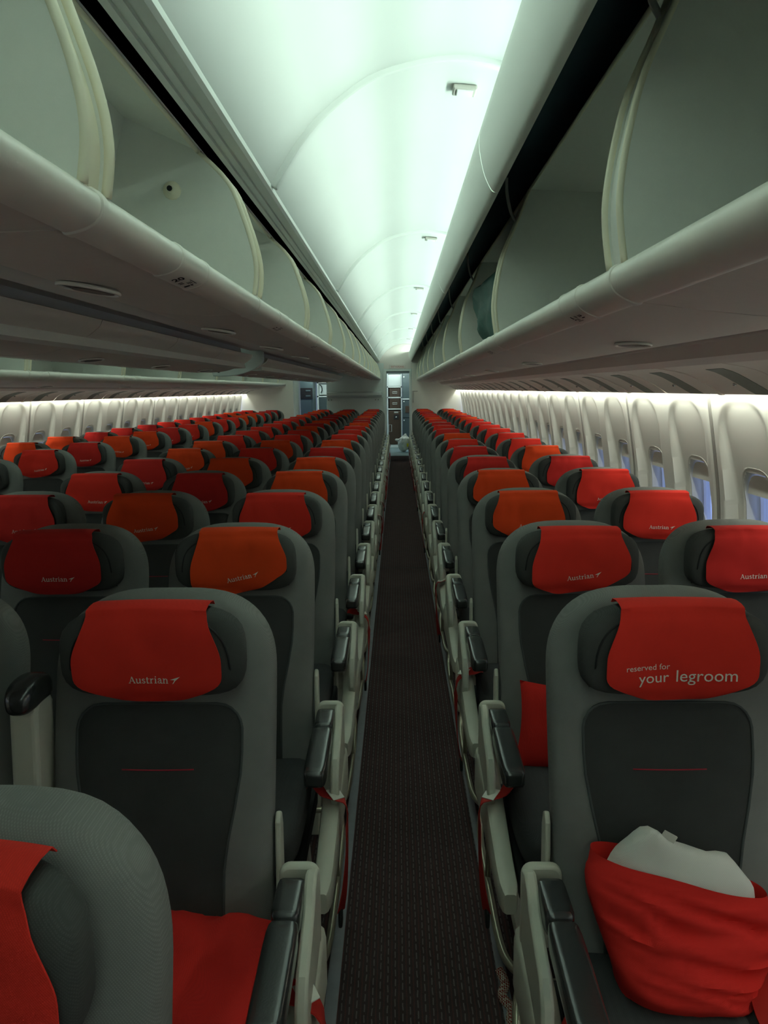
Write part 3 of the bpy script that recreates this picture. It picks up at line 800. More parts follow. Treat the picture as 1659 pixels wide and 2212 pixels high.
def ins_hw(z):
    ztop = 0.952
    w = 0.128 + 0.034 * sstep(0.62, 0.86, z)
    r = 0.05
    if z > ztop - r:
        d = (z - (ztop - r)) / r; w = w - r + r * math.sqrt(max(0, 1 - d * d))
    return w
def insert():
    zs = [0.45, 0.50, 0.55, 0.60, 0.65, 0.70, 0.75, 0.80, 0.85, 0.88, 0.902, 0.912, 0.922, 0.932, 0.940, 0.946, 0.950, 0.952]
    nu = 13; P = []
    for z in zs:
        w = ins_hw(z)
        P.append([Vector((w * (2 * i / (nu - 1) - 1), front_y(w * (2 * i / (nu - 1) - 1), z) - (0.0045 if 0 < i < nu - 1 else 0.001), z)) for i in range(nu)])
    return sheet(P, (0, 0.008, 0))
def piping():
    zs = [0.46, 0.52, 0.58, 0.64, 0.70, 0.76, 0.82, 0.86, 0.89, 0.905, 0.92, 0.933, 0.943, 0.949, 0.952]
    L_ = [(-ins_hw(z), z) for z in zs]; Rr = [(ins_hw(z), z) for z in zs[::-1]]
    mid = [(x, 0.952) for x in (-0.07, 0, 0.07)]
    pts = L_ + mid + Rr
    return tube([(x, front_y(x, z) - 0.002, z) for x, z in pts], 0.0028, 6)
def stitch():
    pts = [(-0.07 + 0.014 * i, 0.832 - 0.0012 * math.sin(i / 10 * math.pi)) for i in range(11)]
    return tube([(x, front_y(x, z) - 0.0050, z) for x, z in pts], 0.0014, 5)
# headrest cushion
HZ, HA, HB, HC, HN = 1.059, 0.176, 0.046, 0.088, 3.6
HY = front_y(0, 1.06) - 0.016
def h_wrap(q):
    return Vector((q.x, q.y - 0.030 * (abs(q.x) / HA) ** 2.2, q.z))
def head_front(x, z):
    zz = (z - HZ) / HC; s = 1 - min(1, abs(x / HA)) ** HN - min(1, abs(zz)) ** HN
    return HY - HB * max(0.0, s) ** (1 / HN) - 0.030 * (abs(x) / HA) ** 2.2
head_v, head_f = superell(HA, HB, HC, HN, 9, h_wrap, (0, HY, HZ))
def head_groove():
    pts = []
    for i in range(25):
        a = math.pi * i / 24
        x = -0.152 * math.copysign(abs(math.cos(a)) ** 0.6, math.cos(a)); z = HZ - 0.07 + 0.145 * abs(math.sin(a)) ** 0.5
        pts.append((x, head_front(x, z) - 0.001, z))
    return tube(pts, 0.0022, 5)

def cover(seed, dx=0.0, dz=0.0, tilt=0.0, wr=1.0, hang=0.0, sq=0.0):
    """red cloth hung over the headrest; returns mesh data and the surface function"""
    zt, zb = 1.150, 0.968
    rnd = random.Random(seed)
    o = Vector((rnd.uniform(0, 50), rnd.uniform(0, 50), 3.3))
    folds = [(rnd.uniform(-0.12, 0.12), rnd.uniform(0.012, 0.03), rnd.uniform(-1, 1)) for _ in range(3)]
    def hw(t):   # t 0 top .. 1 bottom
        w = 0.113 + 0.027 * sstep(0, 0.55, t)
        if t > 0.70:
            d = (t - 0.70) / 0.30; w *= 1 - 0.32 * d ** 2.6
        return w
    def surf(x, z):
        y = min(head_front(x, z), HY - 0.028 - 0.030 * (abs(x) / HA) ** 2.2)
        t = (zt - z) / (zt - zb)
        wv = noise.noise(Vector((x * 13, z * 15, 0)) + o) * 0.005 + noise.noise(Vector((x * 34, z * 20, 0)) + o) * 0.002
        for fx, fw_, fa in folds:
            wv += fa * 0.004 * math.exp(-((x - fx - 0.15 * (zt - z) * fa) / fw_) ** 2) * sstep(0.95, 0.2, t)
        return y - 0.011 + wr * wv
    NU, NV = 22, 20
    ct, stt = math.cos(tilt), math.sin(tilt)
    P = []
    # part behind the headrest, over the top, then the front
    for yo, z in ((0.058, zt - 0.006), (0.050, zt + 0.003), (0.028, zt + 0.006), (0.008, zt + 0.005), (-0.005, zt + 0.002)):
        P.append([Vector((hw(0) * (2 * i / NU - 1) + dx, HY - 0.03 + yo - 0.030 * (abs(hw(0) * (2 * i / NU - 1) + dx) / HA) ** 2.2, z + dz * 0.5)) for i in range(NU + 1)])
    for j in range(NV + 1):
        t = j / NV; row = []
        for i in range(NU + 1):
            u = 2 * i / NU - 1
            x = hw(t) * u
            # bottom edge sags towards its middle, corners rounded
            z = zt - (zt - zb) * t * (1 - 0.11 * abs(u) ** 4 * t * t)
            x += 0.0; z += stt * x * 0.9 * t + 0.0
            X = x + dx
            row.append(Vector((X, surf(X, z), z + dz * 0.5)))
        P.append(row)
    return sheet(P, (0, 0.0022, 0)), surf
def print_on(surf, pts, faces, dx, dz):
    return [(p[0] + dx, surf(p[0] + dx, p[1]) - 0.0035, p[1] + dz) for p in pts], faces

seat_meshes = {
    'backrest': me('backrest', *backrest(), 'fabric', True, 60),
    'back_insert': me('back_insert', *insert(), 'insert', True, 50),
    'piping': me('piping', *piping(), 'piping', True),
    'stitch_line': me('stitch_line', *stitch(), 'stitch', True),
    'headrest': me('headrest', head_v, head_f, 'pillowm', True),
    'headrest_seam': me('headrest_seam', *head_groove(), 'dark', True),
}
def cush(q):
    q = q.copy(); 
    q.z += 0.012 * (abs(q.x) / 0.22) ** 2 + 0.015 * (q.y < -0.1) * sstep(-0.1, -0.26, q.y) * 0
    return q
seat_meshes['seat_cushion'] = me('seat_cushion', *superell(0.222, 0.255, 0.062, 5, 9, cush, (0, -0.385, 0.425)), 'cushion', True)
pan = [(-0.12, 0.37), (-0.60, 0.36), (-0.62, 0.33), (-0.58, 0.305), (-0.14, 0.31)]
seat_meshes['seat_pan'] = bevel(me('seat_pan', *extr(pan, -0.225, 0.225, 'x'), 'dark'), 0.01, 2)
def leg_mesh():
    a = [(-0.50, 0.31), (-0.44, 0.31), (-0.46, 0.10), (-0.53, 0.0), (-0.60, 0.0), (-0.53, 0.12)]
    b = [(-0.20, 0.31), (-0.14, 0.31), (-0.06, 0.10), (-0.02, 0.0), (-0.09, 0.0), (-0.12, 0.10)]
    c = [(-0.53, 0.0), (-0.09, 0.0), (-0.09, 0.025), (-0.53, 0.025)]
    return join([extr(a, -0.02, 0.02, 'x'), extr(b, -0.02, 0.02, 'x'), extr(c, -0.02, 0.02, 'x')])
seat_meshes['leg'] = bevel(me('leg', *leg_mesh(), 'beige'), 0.005, 1)

def side_kit(s):
    """aisle-side furniture of a seat; s = +1 aisle on local +x, -1 on local -x"""
    K = {}
    X = lambda v: [(p[0] * s, p[1], p[2]) for p in v]
    def padfn(q): return Vector((q.x * (1 - 0.06 * (q.y > 0)), q.y, q.z - 0.010 * sstep(-0.02, -0.19, q.y)))
    v, f = superell(0.0285, 0.125, 0.024, 7, 7, lambda q: Vector((q.x, q.y, q.z - 0.012 * sstep(0.1, -0.13, q.y))), (0.262, -0.415, 0.612))
    K['armrest_pad'] = me('armrest_pad', X(v), f, 'arm', True, 55)
    v, f = superell(0.027, 0.056, 0.024, 7, 6, None, (0.262, -0.233, 0.613))
    K['armrest_lid'] = me('armrest_lid', X(v), f, 'arm', True, 55)
    # beige arm body: rear arch and outer cheek
    body = [(-0.135, 0.42), (-0.135, 0.60), (-0.150, 0.636), (-0.180, 0.646), (-0.212, 0.634), (-0.235, 0.608), (-0.285, 0.585), (-0.345, 0.560), (-0.372, 0.520), (-0.380, 0.460), (-0.36, 0.42)]
    K['armrest_body'] = bevel(me('armrest_body', *(lambda A: (X(A[0]), A[1]))(extr(body, 0.287, 0.310, 'x')), 'beige', True, 30), 0.006, 2, 40)
    r_ = 0.022; fr_ = []
    for a0, cx_, cz_ in ((90, 0.233 + r_, 0.646 - r_), (0, 0.311 - r_, 0.646 - r_)):
        for q in range(6):
            an = R((180 if a0 == 90 else 90) - q * 18); fr_.append((cx_ + r_ * math.cos(an), cz_ + r_ * math.sin(an)))
    fr_ = [(0.233, 0.47)] + fr_ + [(0.311, 0.47)]
    K['armrest_arch'] = bevel(me('armrest_arch', *(lambda A: (X(A[0]), A[1]))(extr(fr_, -0.164, -0.142, 'y')), 'beige', True, 30), 0.006, 2, 40)
    # end cover of the seat pan: long tapered beige box
    sec = []
    ys = [-0.12, -0.16, -0.26, -0.36, -0.46, -0.56, -0.61, -0.635, -0.645]
    v, f = [], []; n = 12
    for i, yv in enumerate(ys):
        t = i / (len(ys) - 1)
        zt = 0.490 - 0.11 * sstep(-0.15, -0.64, yv); zb = 0.325 - 0.02 * t
        xo = 0.318 - 0.012 * t; xi = 0.258 + 0.004 * t
        k_ = 1.0 if yv > -0.62 else (0.85 if yv > -0.64 else 0.7)
        zm = (zt + zb) / 2; hz = (zt - zb) / 2 * k_; xm = (xi + xo) / 2; hx = (xo - xi) / 2 * (1.0 if k_ == 1 else k_)
        for q in range(n):
            a = 2 * math.pi * (q + 0.5) / n; c_, s_ = math.cos(a), math.sin(a)
            v.append((xm + hx * math.copysign(abs(c_) ** 0.45, c_), yv, zm + hz * math.copysign(abs(s_) ** 0.35, s_)))
    for i in range(len(ys) - 1):
        for q in range(n): f.append((i * n + q, i * n + (q + 1) % n, (i + 1) * n + (q + 1) % n, (i + 1) * n + q))
    f.append(tuple(range(n - 1, -1, -1))); f.append(tuple((len(ys) - 1) * n + q for q in range(n)))
    K['end_cover'] = me('end_cover', X(v), f, 'beige', True, 38)
    pth = smooth_line([(0.24, 0.10, 0.24), (0.272, 0.08, 0.16), (0.283, 0.02, 0.115), (0.286, -0.10, 0.105), (0.286, -0.28, 0.105), (0.284, -0.46, 0.105), (0.270, -0.545, 0.105), (0.232, -0.595, 0.105), (0.16, -0.612, 0.105), (-0.24, -0.612, 0.105)], 4)
    K['baggage_bar'] = me('baggage_bar', X(tube(pth, 0.011, 8)[0]), tube(pth, 0.011, 8)[1], 'alu', True)
    K['bar_stay'] = me('bar_stay', X(tube([(0.284, -0.20, 0.105), (0.280, -0.20, 0.33)], 0.009, 6)[0]), tube([(0.284, -0.20, 0.105), (0.280, -0.20, 0.33)], 0.009, 6)[1], 'alu', True)
    for var in (0, 1):
        yb = -0.30 - 0.07 * var
        cl = smooth_line([(0.225, yb + 0.03, 0.488), (0.242, yb + 0.02, 0.496), (0.265, yb, 0.494 - 0.02 * var), (0.298, yb - 0.01, 0.486 - 0.02 * var), (0.326, yb - 0.012, 0.455), (0.330, yb - 0.02, 0.38), (0.328, yb - 0.03, 0.30), (0.322, yb - 0.05, 0.22), (0.312, yb - 0.055, 0.16)], 3)
        P = []
        for i, p in enumerate(cl):
            t = i / (len(cl) - 1); tw = 0.5 * math.sin(t * 5 + var)
            hwid = 0.026 - 0.008 * t
            dvec = Vector((0.30 * math.sin(t * 6 + var) + 0.35 * (t > 0.55), 1, 0.25 * math.sin(t * 9 + 2 * var))).normalized()
            P.append([Vector(p) + dvec * hwid * e for e in (-1, -0.33, 0.33, 1)])
        v, f = sheet(P, (0.002, 0, 0.002))
        K['seat_belt%d' % var] = me('seat_belt', X(v), f, 'belt', True, 60)
        bp = cl[-1]
        v, f = superell(0.006, 0.020, 0.024, 5, 3, None, (bp[0], bp[1], bp[2] - 0.015))
        K['belt_buckle%d' % var] = me('belt_buckle', X(v), f, 'dark', True, 50)
        c0 = Vector((0.298, yb - 0.005, 0.4945 - 0.02 * var))
        pts = [Vector((0.0, -0.034, 0.0)), Vector((0.026, 0.0, -0.010)), Vector((0.006, 0.032, 0.0)), Vector((-0.024, 0.006, 0.006))]
        vv = [c0 + p for p in pts] + [c0 + p + Vector((0, 0, 0.002)) for p in pts]
        K['belt_tag%d' % var] = me('belt_tag', X(vv), [(0, 1, 2, 3), (7, 6, 5, 4), (0, 4, 5, 1), (1, 5, 6, 2), (2, 6, 7, 3), (3, 7, 4, 0)], 'tag')
    # inner armrest (between two seats), lowered and raised
    v, f = superell(0.023, 0.17, 0.020, 6, 6, None, (0.255, -0.35, 0.610))
    K['inner_pad'] = me('inner_pad', X(v), f, 'arm', True, 55)
    ib = [(-0.13, 0.42), (-0.13, 0.62), (-0.17, 0.625), (-0.20, 0.585), (-0.48, 0.585), (-0.47, 0.57), (-0.22, 0.55), (-0.19, 0.42)]
    K['inner_body'] = bevel(me('inner_body', *(lambda A: (X(A[0]), A[1]))(extr(ib, 0.236, 0.274, 'x')), 'beige'), 0.005, 2, 40)
    up_ = [(-0.095, 0.55), (-0.175, 0.56), (-0.145, 0.955), (-0.125, 0.975), (-0.080, 0.975), (-0.065, 0.95)]
    K['raised_body'] = bevel(me('raised_body', *(lambda A: (X(A[0]), A[1]))(extr(up_, 0.224, 0.278, 'x')), 'beige'), 0.010, 3, 40)
    v, f = superell(0.030, 0.062, 0.030, 3, 7, lambda q: Vector((q.x, q.y, q.z - 0.010 * (q.y / 0.06) ** 2)), (0.250, -0.112, 0.985))
    K['raised_cap'] = me('raised_cap', X(v), f, 'arm', True)
    hs = [(-0.085, 0.50), (-0.080, 0.69), (-0.090, 0.72), (-0.105, 0.728), (-0.120, 0.71), (-0.140, 0.50)]
    K['hinge'] = bevel(me('hinge', *(lambda A: (X(A[0]), A[1]))(extr(hs, 0.221, 0.232, 'x')), 'beige'), 0.004, 2, 40)
    return K
SIDEK = {1: side_kit(1), -1: side_kit(-1)}

COVERS = []
specs = [(1, -0.004, 0, 0.0, 1.0, 'red'), (2, 0.006, 0, 0.16, 1.2, 'red'), (3, -0.010, 0.004, -0.10, 1.0, 'red2'), (4, 0.010, -0.004, 0.05, 1.4, 'red3'),
         (5, -0.016, 0.0, 0.0, 0.7, 'red3'), (6, 0.014, 0.006, 0.26, 1.5, 'red2'), (7, 0.0, 0.0, -0.04, 0.8, 'red'), (8, -0.012, 0.006, 0.12, 1.6, 'red2'), (9, 0.024, 0.0, 0.0, 0.8, 'red')]
for sd, dx, dz, tl, wr_, mt_ in specs:
    (v, f), surf = cover(sd, dx, dz, tl, wr_)
    d = me('headrest_cover', v, f, mt_, True, 70)
    sc = 0.098 / WORD[2]
    c_, s_ = math.cos(tl * 0.9), math.sin(tl * 0.9)
    pts = [(0.012 + (p[0] * sc) * c_ - p[1] * sc * s_, 1.012 + (p[0] * sc) * s_ + p[1] * sc * c_) for p in WORD[0]]
    tv, tf = print_on(surf, pts, WORD[1], dx, dz * 0.5)
    COVERS.append((d, me('airline_word', tv, tf, 'print')))
# the special cover of the legroom seat
(v, f), surf = cover(21, 0.008, 0.0, 0.02, 0.6)
lg_cover = me('headrest_cover', v, f, 'red', True, 70)
def flat(body, size, x0, z0, width, rot):
    v, f = textmesh(body, size, 0.0)
    w_ = max(p[0] for p in v); k_ = width / w_
    return [(x0 + p[0] * k_ * math.cos(rot) - p[1] * k_ * math.sin(rot), z0 + p[0] * k_ * math.sin(rot) + p[1] * k_ * math.cos(rot)) for p in v], f
tv, tf = join([flat('reserved for', 0.02, -0.104, 1.033, 0.082, R(3)), flat('your', 0.03, -0.078, 1.008, 0.056, R(4)), flat('legroom', 0.03, -0.011, 1.012, 0.112, R(1.5))])
# split long faces so that the print follows the cloth
tv, tf = print_on(surf, tv, tf, 0.008, 0)
lg_text = me('reserved_lettering', tv, tf, 'print')

BLOCKS = {'right': (('aisle', 0.482, -1), ('window', 0.972, 0)),
          'centre': (('right-aisle', -0.51, 1), ('middle', -1.02, 0), ('left-aisle', -1.53, -1)),
          'left': (('aisle', -2.55, 1), ('window', -3.06, 0))}
ROWS = {'right': range(1, 20), 'centre': range(0, 20), 'left': range(5, 20)}
BN = {'right': 'right-hand pair', 'centre': 'centre trio', 'left': 'left-hand pair'}
FIX = {('right', 1, 'window'): 6, ('right', 2, 'aisle'): 1, ('right', 2, 'window'): 3, ('right', 3, 'aisle'): 2, ('right', 3, 'window'): 6, ('right', 4, 'window'): 1,
       ('right', 4, 'aisle'): 2, ('centre', 0, 'right-aisle'): 8, ('centre', 1, 'right-aisle'): 0, ('centre', 2, 'right-aisle'): 5, ('centre', 2, 'middle'): 4,
       ('centre', 3, 'middle'): 7, ('centre', 3, 'right-aisle'): 0, ('centre', 4, 'right-aisle'): 2, ('centre', 4, 'middle'): 3, ('centre', 3, 'left-aisle'): 3, ('centre', 4, 'left-aisle'): 6}
rs = random.Random(11)
NUDGE = {('centre', 0): (0.026, -0.022), ('centre', 1): (0.006, 0.0)}
for blk, cols in BLOCKS.items():
    for ri, n in enumerate(ROWS[blk]):
        for pos, x, aisle in cols:
            cv = FIX.get((blk, n, pos), rs.randrange(8))
            special = (blk, n, pos) == ('right', 1, 'aisle')
            lab = (f'grey {pos} seat, legroom lettering on its red headrest cover, {ORD[ri]} row, {BN[blk]}' if special
                   else f'grey fabric {pos} seat with red headrest cover, {ORD[ri]} row of the {BN[blk]}')
            t = thing('passenger_seat', lab, 'seat', (x + NUDGE.get((blk, n), (0, 0))[0], ROW0 + PITCH * (n - 1) + NUDGE.get((blk, n), (0, 0))[1], 0), group='seats of the ' + BN[blk])
            t.rotation_euler = (R(rs.uniform(-0.4, 0.4)) if n > 2 else 0, 0, 0)
            ob('backrest', seat_meshes['backrest'], t)
            bi = ob('back_insert', seat_meshes['back_insert'], t)
            ob('piping', seat_meshes['piping'], bi); ob('stitch_line', seat_meshes['stitch_line'], bi, label='thin red stitched line')
            hr = ob('headrest', seat_meshes['headrest'], t); ob('headrest_seam', seat_meshes['headrest_seam'], hr)
            if special:
                c_ = ob('headrest_cover', lg_cover, t, label='red cover reading reserved for your legroom'); ob('lettering', lg_text, c_)
            else:
                c_ = ob('headrest_cover', COVERS[cv][0], t); ob('lettering', COVERS[cv][1], c_)
            ob('seat_cushion', seat_meshes['seat_cushion'], t)
            ob('seat_pan', seat_meshes['seat_pan'], t)
            if aisle:
                sh = (0.028 if blk == 'right' else 0.0, 0, 0)
                K = SIDEK[aisle]
                ob('leg', seat_meshes['leg'], t, (0.17 * aisle, 0, 0))
                ob('armrest_pad', K['armrest_pad'], t, sh); ob('armrest_lid', K['armrest_lid'], t, sh)
                ab = ob('armrest_body', K['armrest_body'], t, sh); ob('armrest_arch', K['armrest_arch'], ab)
                ob('end_cover', K['end_cover'], t, sh)
                bb = ob('baggage_bar', K['baggage_bar'], t, sh); ob('bar_stay', K['bar_stay'], bb)
                if n < 3 or rs.random() < 0.6:
                    var = rs.randrange(2)
                    bl = ob('seat_belt', K['seat_belt%d' % var], t, sh); ob('belt_buckle', K['belt_buckle%d' % var], bl)
                    if rs.random() < 0.7 or n < 3: ob('belt_tag', K['belt_tag%d' % var], bl)
                # hinge of the inner arm on the far side
                ob('arm_hinge', SIDEK[aisle]['hinge'], t)
            else:
                ob('leg', seat_meshes['leg'], t, (0.0, 0, 0))
            # inner armrest on the left of every seat that has a neighbour there
            if pos in ('window', 'right-aisle', 'middle') and not (blk == 'left'):
                K = SIDEK[-1]
                if (blk, n, pos) in (('centre', 1, 'right-aisle'),):
                    rb_ = ob('raised_armrest', K['raised_body'], t, label='armrest folded upright'); ob('armrest_cap', K['raised_cap'], rb_)
                else:
                    ib_ = ob('inner_armrest', K['inner_body'], t); ob('inner_armrest_pad', K['inner_pad'], ib_)

# ================================================================== LOOSE THINGS
def pillow_mesh(a, b, T, seed, wr=1.0, N=22):
    o = Vector((seed * 3.7, seed * 1.3, 0)); v, f = [], []
    def th(u, w): return T * (max(0, 1 - abs(u) ** 3) * max(0, 1 - abs(w) ** 3)) ** 0.55
    top, bot = [], []
    for j in range(N + 1):
        for i in range(N + 1):
            u = 2 * i / N - 1; w = 2 * j / N - 1
            # sides draw in between the corners
            x = a * u * (1 - 0.08 * (1 - w * w)); y_ = b * w * (1 - 0.08 * (1 - u * u))
            nz = noise.noise(Vector((x * 9, y_ * 9, 0)) + o) * 0.014 + abs(noise.noise(Vector((x * 16, y_ * 7, 5)) + o)) * -0.018
            e = th(u, w)
            top.append((x, y_, e + wr * nz * min(1, e / 0.02))); bot.append((x, y_, -e * 0.9 + 0.5 * wr * nz * min(1, e / 0.02)))
    n = N + 1; v = top + bot; K_ = n * n
    for j in range(N):
        for i in range(N):
            a_ = j * n + i; f.append((a_, a_ + 1, a_ + n + 1, a_ + n)); f.append((K_ + a_, K_ + a_ + n, K_ + a_ + n + 1, K_ + a_ + 1))
    loop = list(range(n)) + [j * n + N for j in range(1, n)] + [N * n + i for i in range(N - 1, -1, -1)] + [j * n for j in range(N - 1, 0, -1)]
    for q in range(len(loop)):
        a_, b_ = loop[q], loop[(q + 1) % len(loop)]; f.append((a_, K_ + a_, K_ + b_, b_))
    d = me('pillow', v, f, 'redp', True, 70)
    return d
# red pillow leaning on the second-row aisle seat at the right
p2 = ob('pillow', pillow_mesh(0.175, 0.125, 0.045, 2, 1.2)); p2.location = (0.475, 2.085, 0.585); p2.rotation_euler = (R(76), R(5), R(-4))
p2['label'] = 'red pillow standing on the second-row aisle seat behind the legroom seat'; p2['category'] = 'pillow'
# red pillow lying on the first full row of the centre block
p1 = ob('pillow', pillow_mesh(0.205, 0.16, 0.055, 5, 2.6)); p1.location = (-0.47, 1.20, 0.52); p1.rotation_euler = (R(16), R(3), R(-8))
p1['label'] = 'red pillow lying flat on the centre seat beside the black aisle armrest'; p1['category'] = 'pillow'

# pillow case with the white pillow sticking out, on the legroom seat
pc = thing('pillow', 'white pillow slipping out of a crumpled red case on the legroom seat', 'pillow', (0.475, 1.245, 0.475))
def case():
    NR, NS = 34, 56; v, f = [], []
    for j in range(NR):
        t = j / (NR - 1)
        z = -0.01 + 0.215 * t
        hw_ = 0.118 + 0.05 * sstep(0.0, 0.75, t) - 0.006 * sstep(0.8, 1, t)
        hd = 0.085 - 0.040 * sstep(0.2, 1.0, t)
        for s in range(NS):
            a = 2 * math.pi * s / NS; c_, s_ = math.cos(a), math.sin(a)
            x = hw_ * math.copysign(abs(c_) ** 0.75, c_); y_ = hd * math.copysign(abs(s_) ** 0.8, s_)
            tilt_ = -0.27 * (x) * (0.25 + 0.75 * t)
            # horizontal slump folds, stronger on the front and lower half
            q_ = Vector((x * 5 + 0.8 * t, y_ * 4, t * 5.5 + 2.5 * x))
            q_ += Vector((noise.noise(q_ * 0.9), 0, noise.noise(q_ * 0.9 + Vector((7, 3, 1))))) * 0.7
            ridge = 1 - abs(noise.noise(q_)) * 2.6
            ridge2 = 1 - abs(noise.noise(q_ * 2.1 + Vector((3, 9, 4)))) * 2.4
            fold = (0.024 * ridge + 0.009 * ridge2 - 0.012) * sstep(1.0, 0.72, t) * (0.35 + 0.65 * abs(s_))
            nz = noise.noise(Vector((x * 8, y_ * 11, t * 3))) * 0.010
            k_ = 1 + (fold + nz) / max(0.05, hd)
            v.append((x * (1 + 0.35 * (fold + nz) / hw_), y_ * k_ + 0.10 * t * 0.55, z + tilt_ + 0.4 * fold))
    for j in range(NR - 1):
        for s in range(NS): f.append((j * NS + s, j * NS + (s + 1) % NS, (j + 1) * NS + (s + 1) % NS, (j + 1) * NS + s))
    f.append(tuple(range(NS - 1, -1, -1)))
    # turned-in hem
    b0 = (NR - 1) * NS; n0 = len(v)
    for s in range(NS):
        p = v[b0 + s]; v.append((p[0] * 0.965, (p[1] - 0.055) * 0.90 + 0.055, p[2] - 0.035))
    for s in range(NS): f.append((b0 + s, b0 + (s + 1) % NS, n0 + (s + 1) % NS, n0 + s))
    return v, f
ob('pillow_case', me('pillow_case', *case(), 'redp', True, 75), pc, label='crumpled red pillow case')
def wp(q):
    nz = noise.noise(q * 14) * 0.012 + noise.noise(q * 30) * 0.004
    return Vector((q.x + nz * 0.4, q.y + nz, q.z + nz + 0.035 * math.exp(-((q.x + 0.085) / 0.035) ** 2) * (q.z > 0)))
v, f = superell(0.142, 0.036, 0.10, 2.6, 12, wp)
Mx = Matrix.Translation((-0.004, 0.052, 0.150)) @ Matrix.Rotation(R(14), 4, 'Y')
ob('inner_pillow', me('inner_pillow', [Mx @ Vector(p) for p in v], f, 'white', True), pc, label='white inner pillow')
v, f = box(-0.014, 0.012, -0.002, 0.002, 0.0, 0.022)
Mt = Matrix.Translation((-0.03, 0.045, 0.262)) @ Matrix.Rotation(R(30), 4, 'Y')
ob('sewn_label', me('sewn_label', [Mt @ Vector(p) for p in v], f, 'tag'), pc)

# belt of the legroom seat lying beside the pillow
def strap(pts, w, dirv, t=0.0022):
    cl = smooth_line(pts, 5); P = []
    for i, p in enumerate(cl): P.append([Vector(p) + Vector(dirv) * w * e for e in (-0.5, -0.17, 0.17, 0.5)])
    return sheet(P, (0, -t, t))
lb = thing('seat_belt', 'unfastened red seat belt beside the pillow on the legroom seat', 'seat belt', (0.51, 1.22, 0.48))
ob('strap', me('strap', *strap([(0.13, 0.13, 0.05), (0.135, 0.06, 0.045), (0.145, -0.02, 0.025), (0.155, -0.11, 0.022), (0.165, -0.2, 0.02)], 0.05, (0.95, 0.2, 0.1)), 'belt', True, 60), lb)
ob('strap', me('strap', *strap([(0.10, 0.06, 0.03), (0.09, 0.0, 0.028), (0.075, -0.08, 0.024), (0.08, -0.16, 0.02)], 0.05, (0.9, -0.2, 0.1)), 'belt', True, 60), lb)
ob('buckle', bevel(me('buckle', *box(0.125, 0.195, -0.235, -0.185, 0.012, 0.028), 'chrome'), 0.004, 2), lb)

# black cloth/belt heap beside the right-hand seats, rope end on the floor
rp = thing('rope', 'short red and white braided rope end on the carpet beside the seat', 'rope', (0.232, 1.74, 0.0))
rv, rf = tube(smooth_line([(-0.006, 0.09, 0.030), (0.004, 0.055, 0.018), (-0.008, 0.02, 0.012), (0.010, -0.02, 0.010), (0.004, -0.06, 0.009), (0.022, -0.085, 0.010), (0.036, -0.062, 0.012), (0.050, -0.048, 0.018)], 5), 0.0125, 8)
ob('braid', me('braid', rv, rf, 'rope', True), rp)

# teal bag in the second right-hand bin
def teal():
    P = [(0.425, 4.52, 0.545), (0.56, 3.95, 0.575), (0.50, 4.20, 0.50), (0.47, 3.95, 0.54), (0.435, 3.72, 0.52), (0.50, 3.45, 0.56),
         (0.430, 4.42, 0.34), (0.425, 4.00, 0.30), (0.425, 3.65, 0.36), (0.44, 4.20, 0.245), (0.44, 3.85, 0.225), (0.44, 3.45, 0.232), (0.75, 4.35, 0.24), (0.75, 3.45, 0.24), (0.74, 4.2, 0.50), (0.74, 3.5, 0.52), (0.46, 3.40, 0.40)]
    bm = bmesh.new()
    for p in P: bm.verts.new((wx(p[0]), p[1], wz(p[2])))
    r_ = bmesh.ops.convex_hull(bm, input=bm.verts[:])
    bmesh.ops.delete(bm, geom=[g for g in r_['geom_interior'] if isinstance(g, bmesh.types.BMVert)], context='VERTS')
    bmesh.ops.triangulate(bm, faces=bm.faces[:])
    bmesh.ops.subdivide_edges(bm, edges=bm.edges[:], cuts=5, use_grid_fill=True)
    for v_ in bm.verts:
        c_ = v_.co
        d_ = abs(noise.noise(Vector((c_.x * 9, c_.y * 4, c_.z * 7)))) * 0.05 + abs(noise.noise(Vector((c_.x * 22, c_.y * 12, c_.z * 16)))) * 0.016
        v_.co.x += d_ 
    d = bpy.data.meshes.new('teal_bag'); bm.to_mesh(d); bm.free()
    d.materials.append(M['teal']); d.polygons.foreach_set('use_smooth', [True] * len(d.polygons)); d.set_sharp_from_angle(angle=R(40))
    return d
tb = ob('plastic_bag', teal(), label='crumpled teal plastic bag lying in the right-hand overhead bin', category='bag')

# ---------------- galley through the doorway
GY = 20.5
gu = thing('galley_unit', 'white galley unit with brown cases seen through the rear doorway', 'galley', (0, GY, 0))
ob('carcass', me('carcass', *join([box(-0.30, -0.275, 0, 0.6, 0, 2.1), box(0.06, 0.085, 0, 0.6, 0, 2.1), box(-0.30, 0.085, 0.56, 0.6, 0, 2.1), box(-0.30, 0.085, 0, 0.6, 1.59, 1.625), box(-0.30, 0.085, 0, 0.6, 1.315, 1.345), box(-0.30, 0.085, -0.02, 0.6, 1.015, 1.045), box(-0.30, 0.085, 0, 0.6, 2.06, 2.1)]), 'galwhite'), gu)
ob('upper_door', rbox(-0.272, 0.058, 0.0, 0.03, 1.63, 1.93, 'galwhite', 0.004), gu)
def handled(z0, z1, dy=0.0):
    c_ = thing('galley_case', f'brown galley case with a pale label holder, {"upper" if z0 > 1.2 else "lower"} of the two shelves', 'case', (0, GY, 0), group='galley cases')
    ob('case_body', rbox(-0.245, 0.045, 0.02 + dy, 0.5, z0, z1, 'brown', 0.008), c_)
    zc_ = (z0 + z1) / 2
    ob('label_holder', me('label_holder', *tube([(-0.16, 0.014 + dy, zc_ - 0.02), (-0.04, 0.014 + dy, zc_ - 0.02), (-0.04, 0.014 + dy, zc_ + 0.02), (-0.16, 0.014 + dy, zc_ + 0.02)], 0.006, 5, True), 'galwhite'), c_)
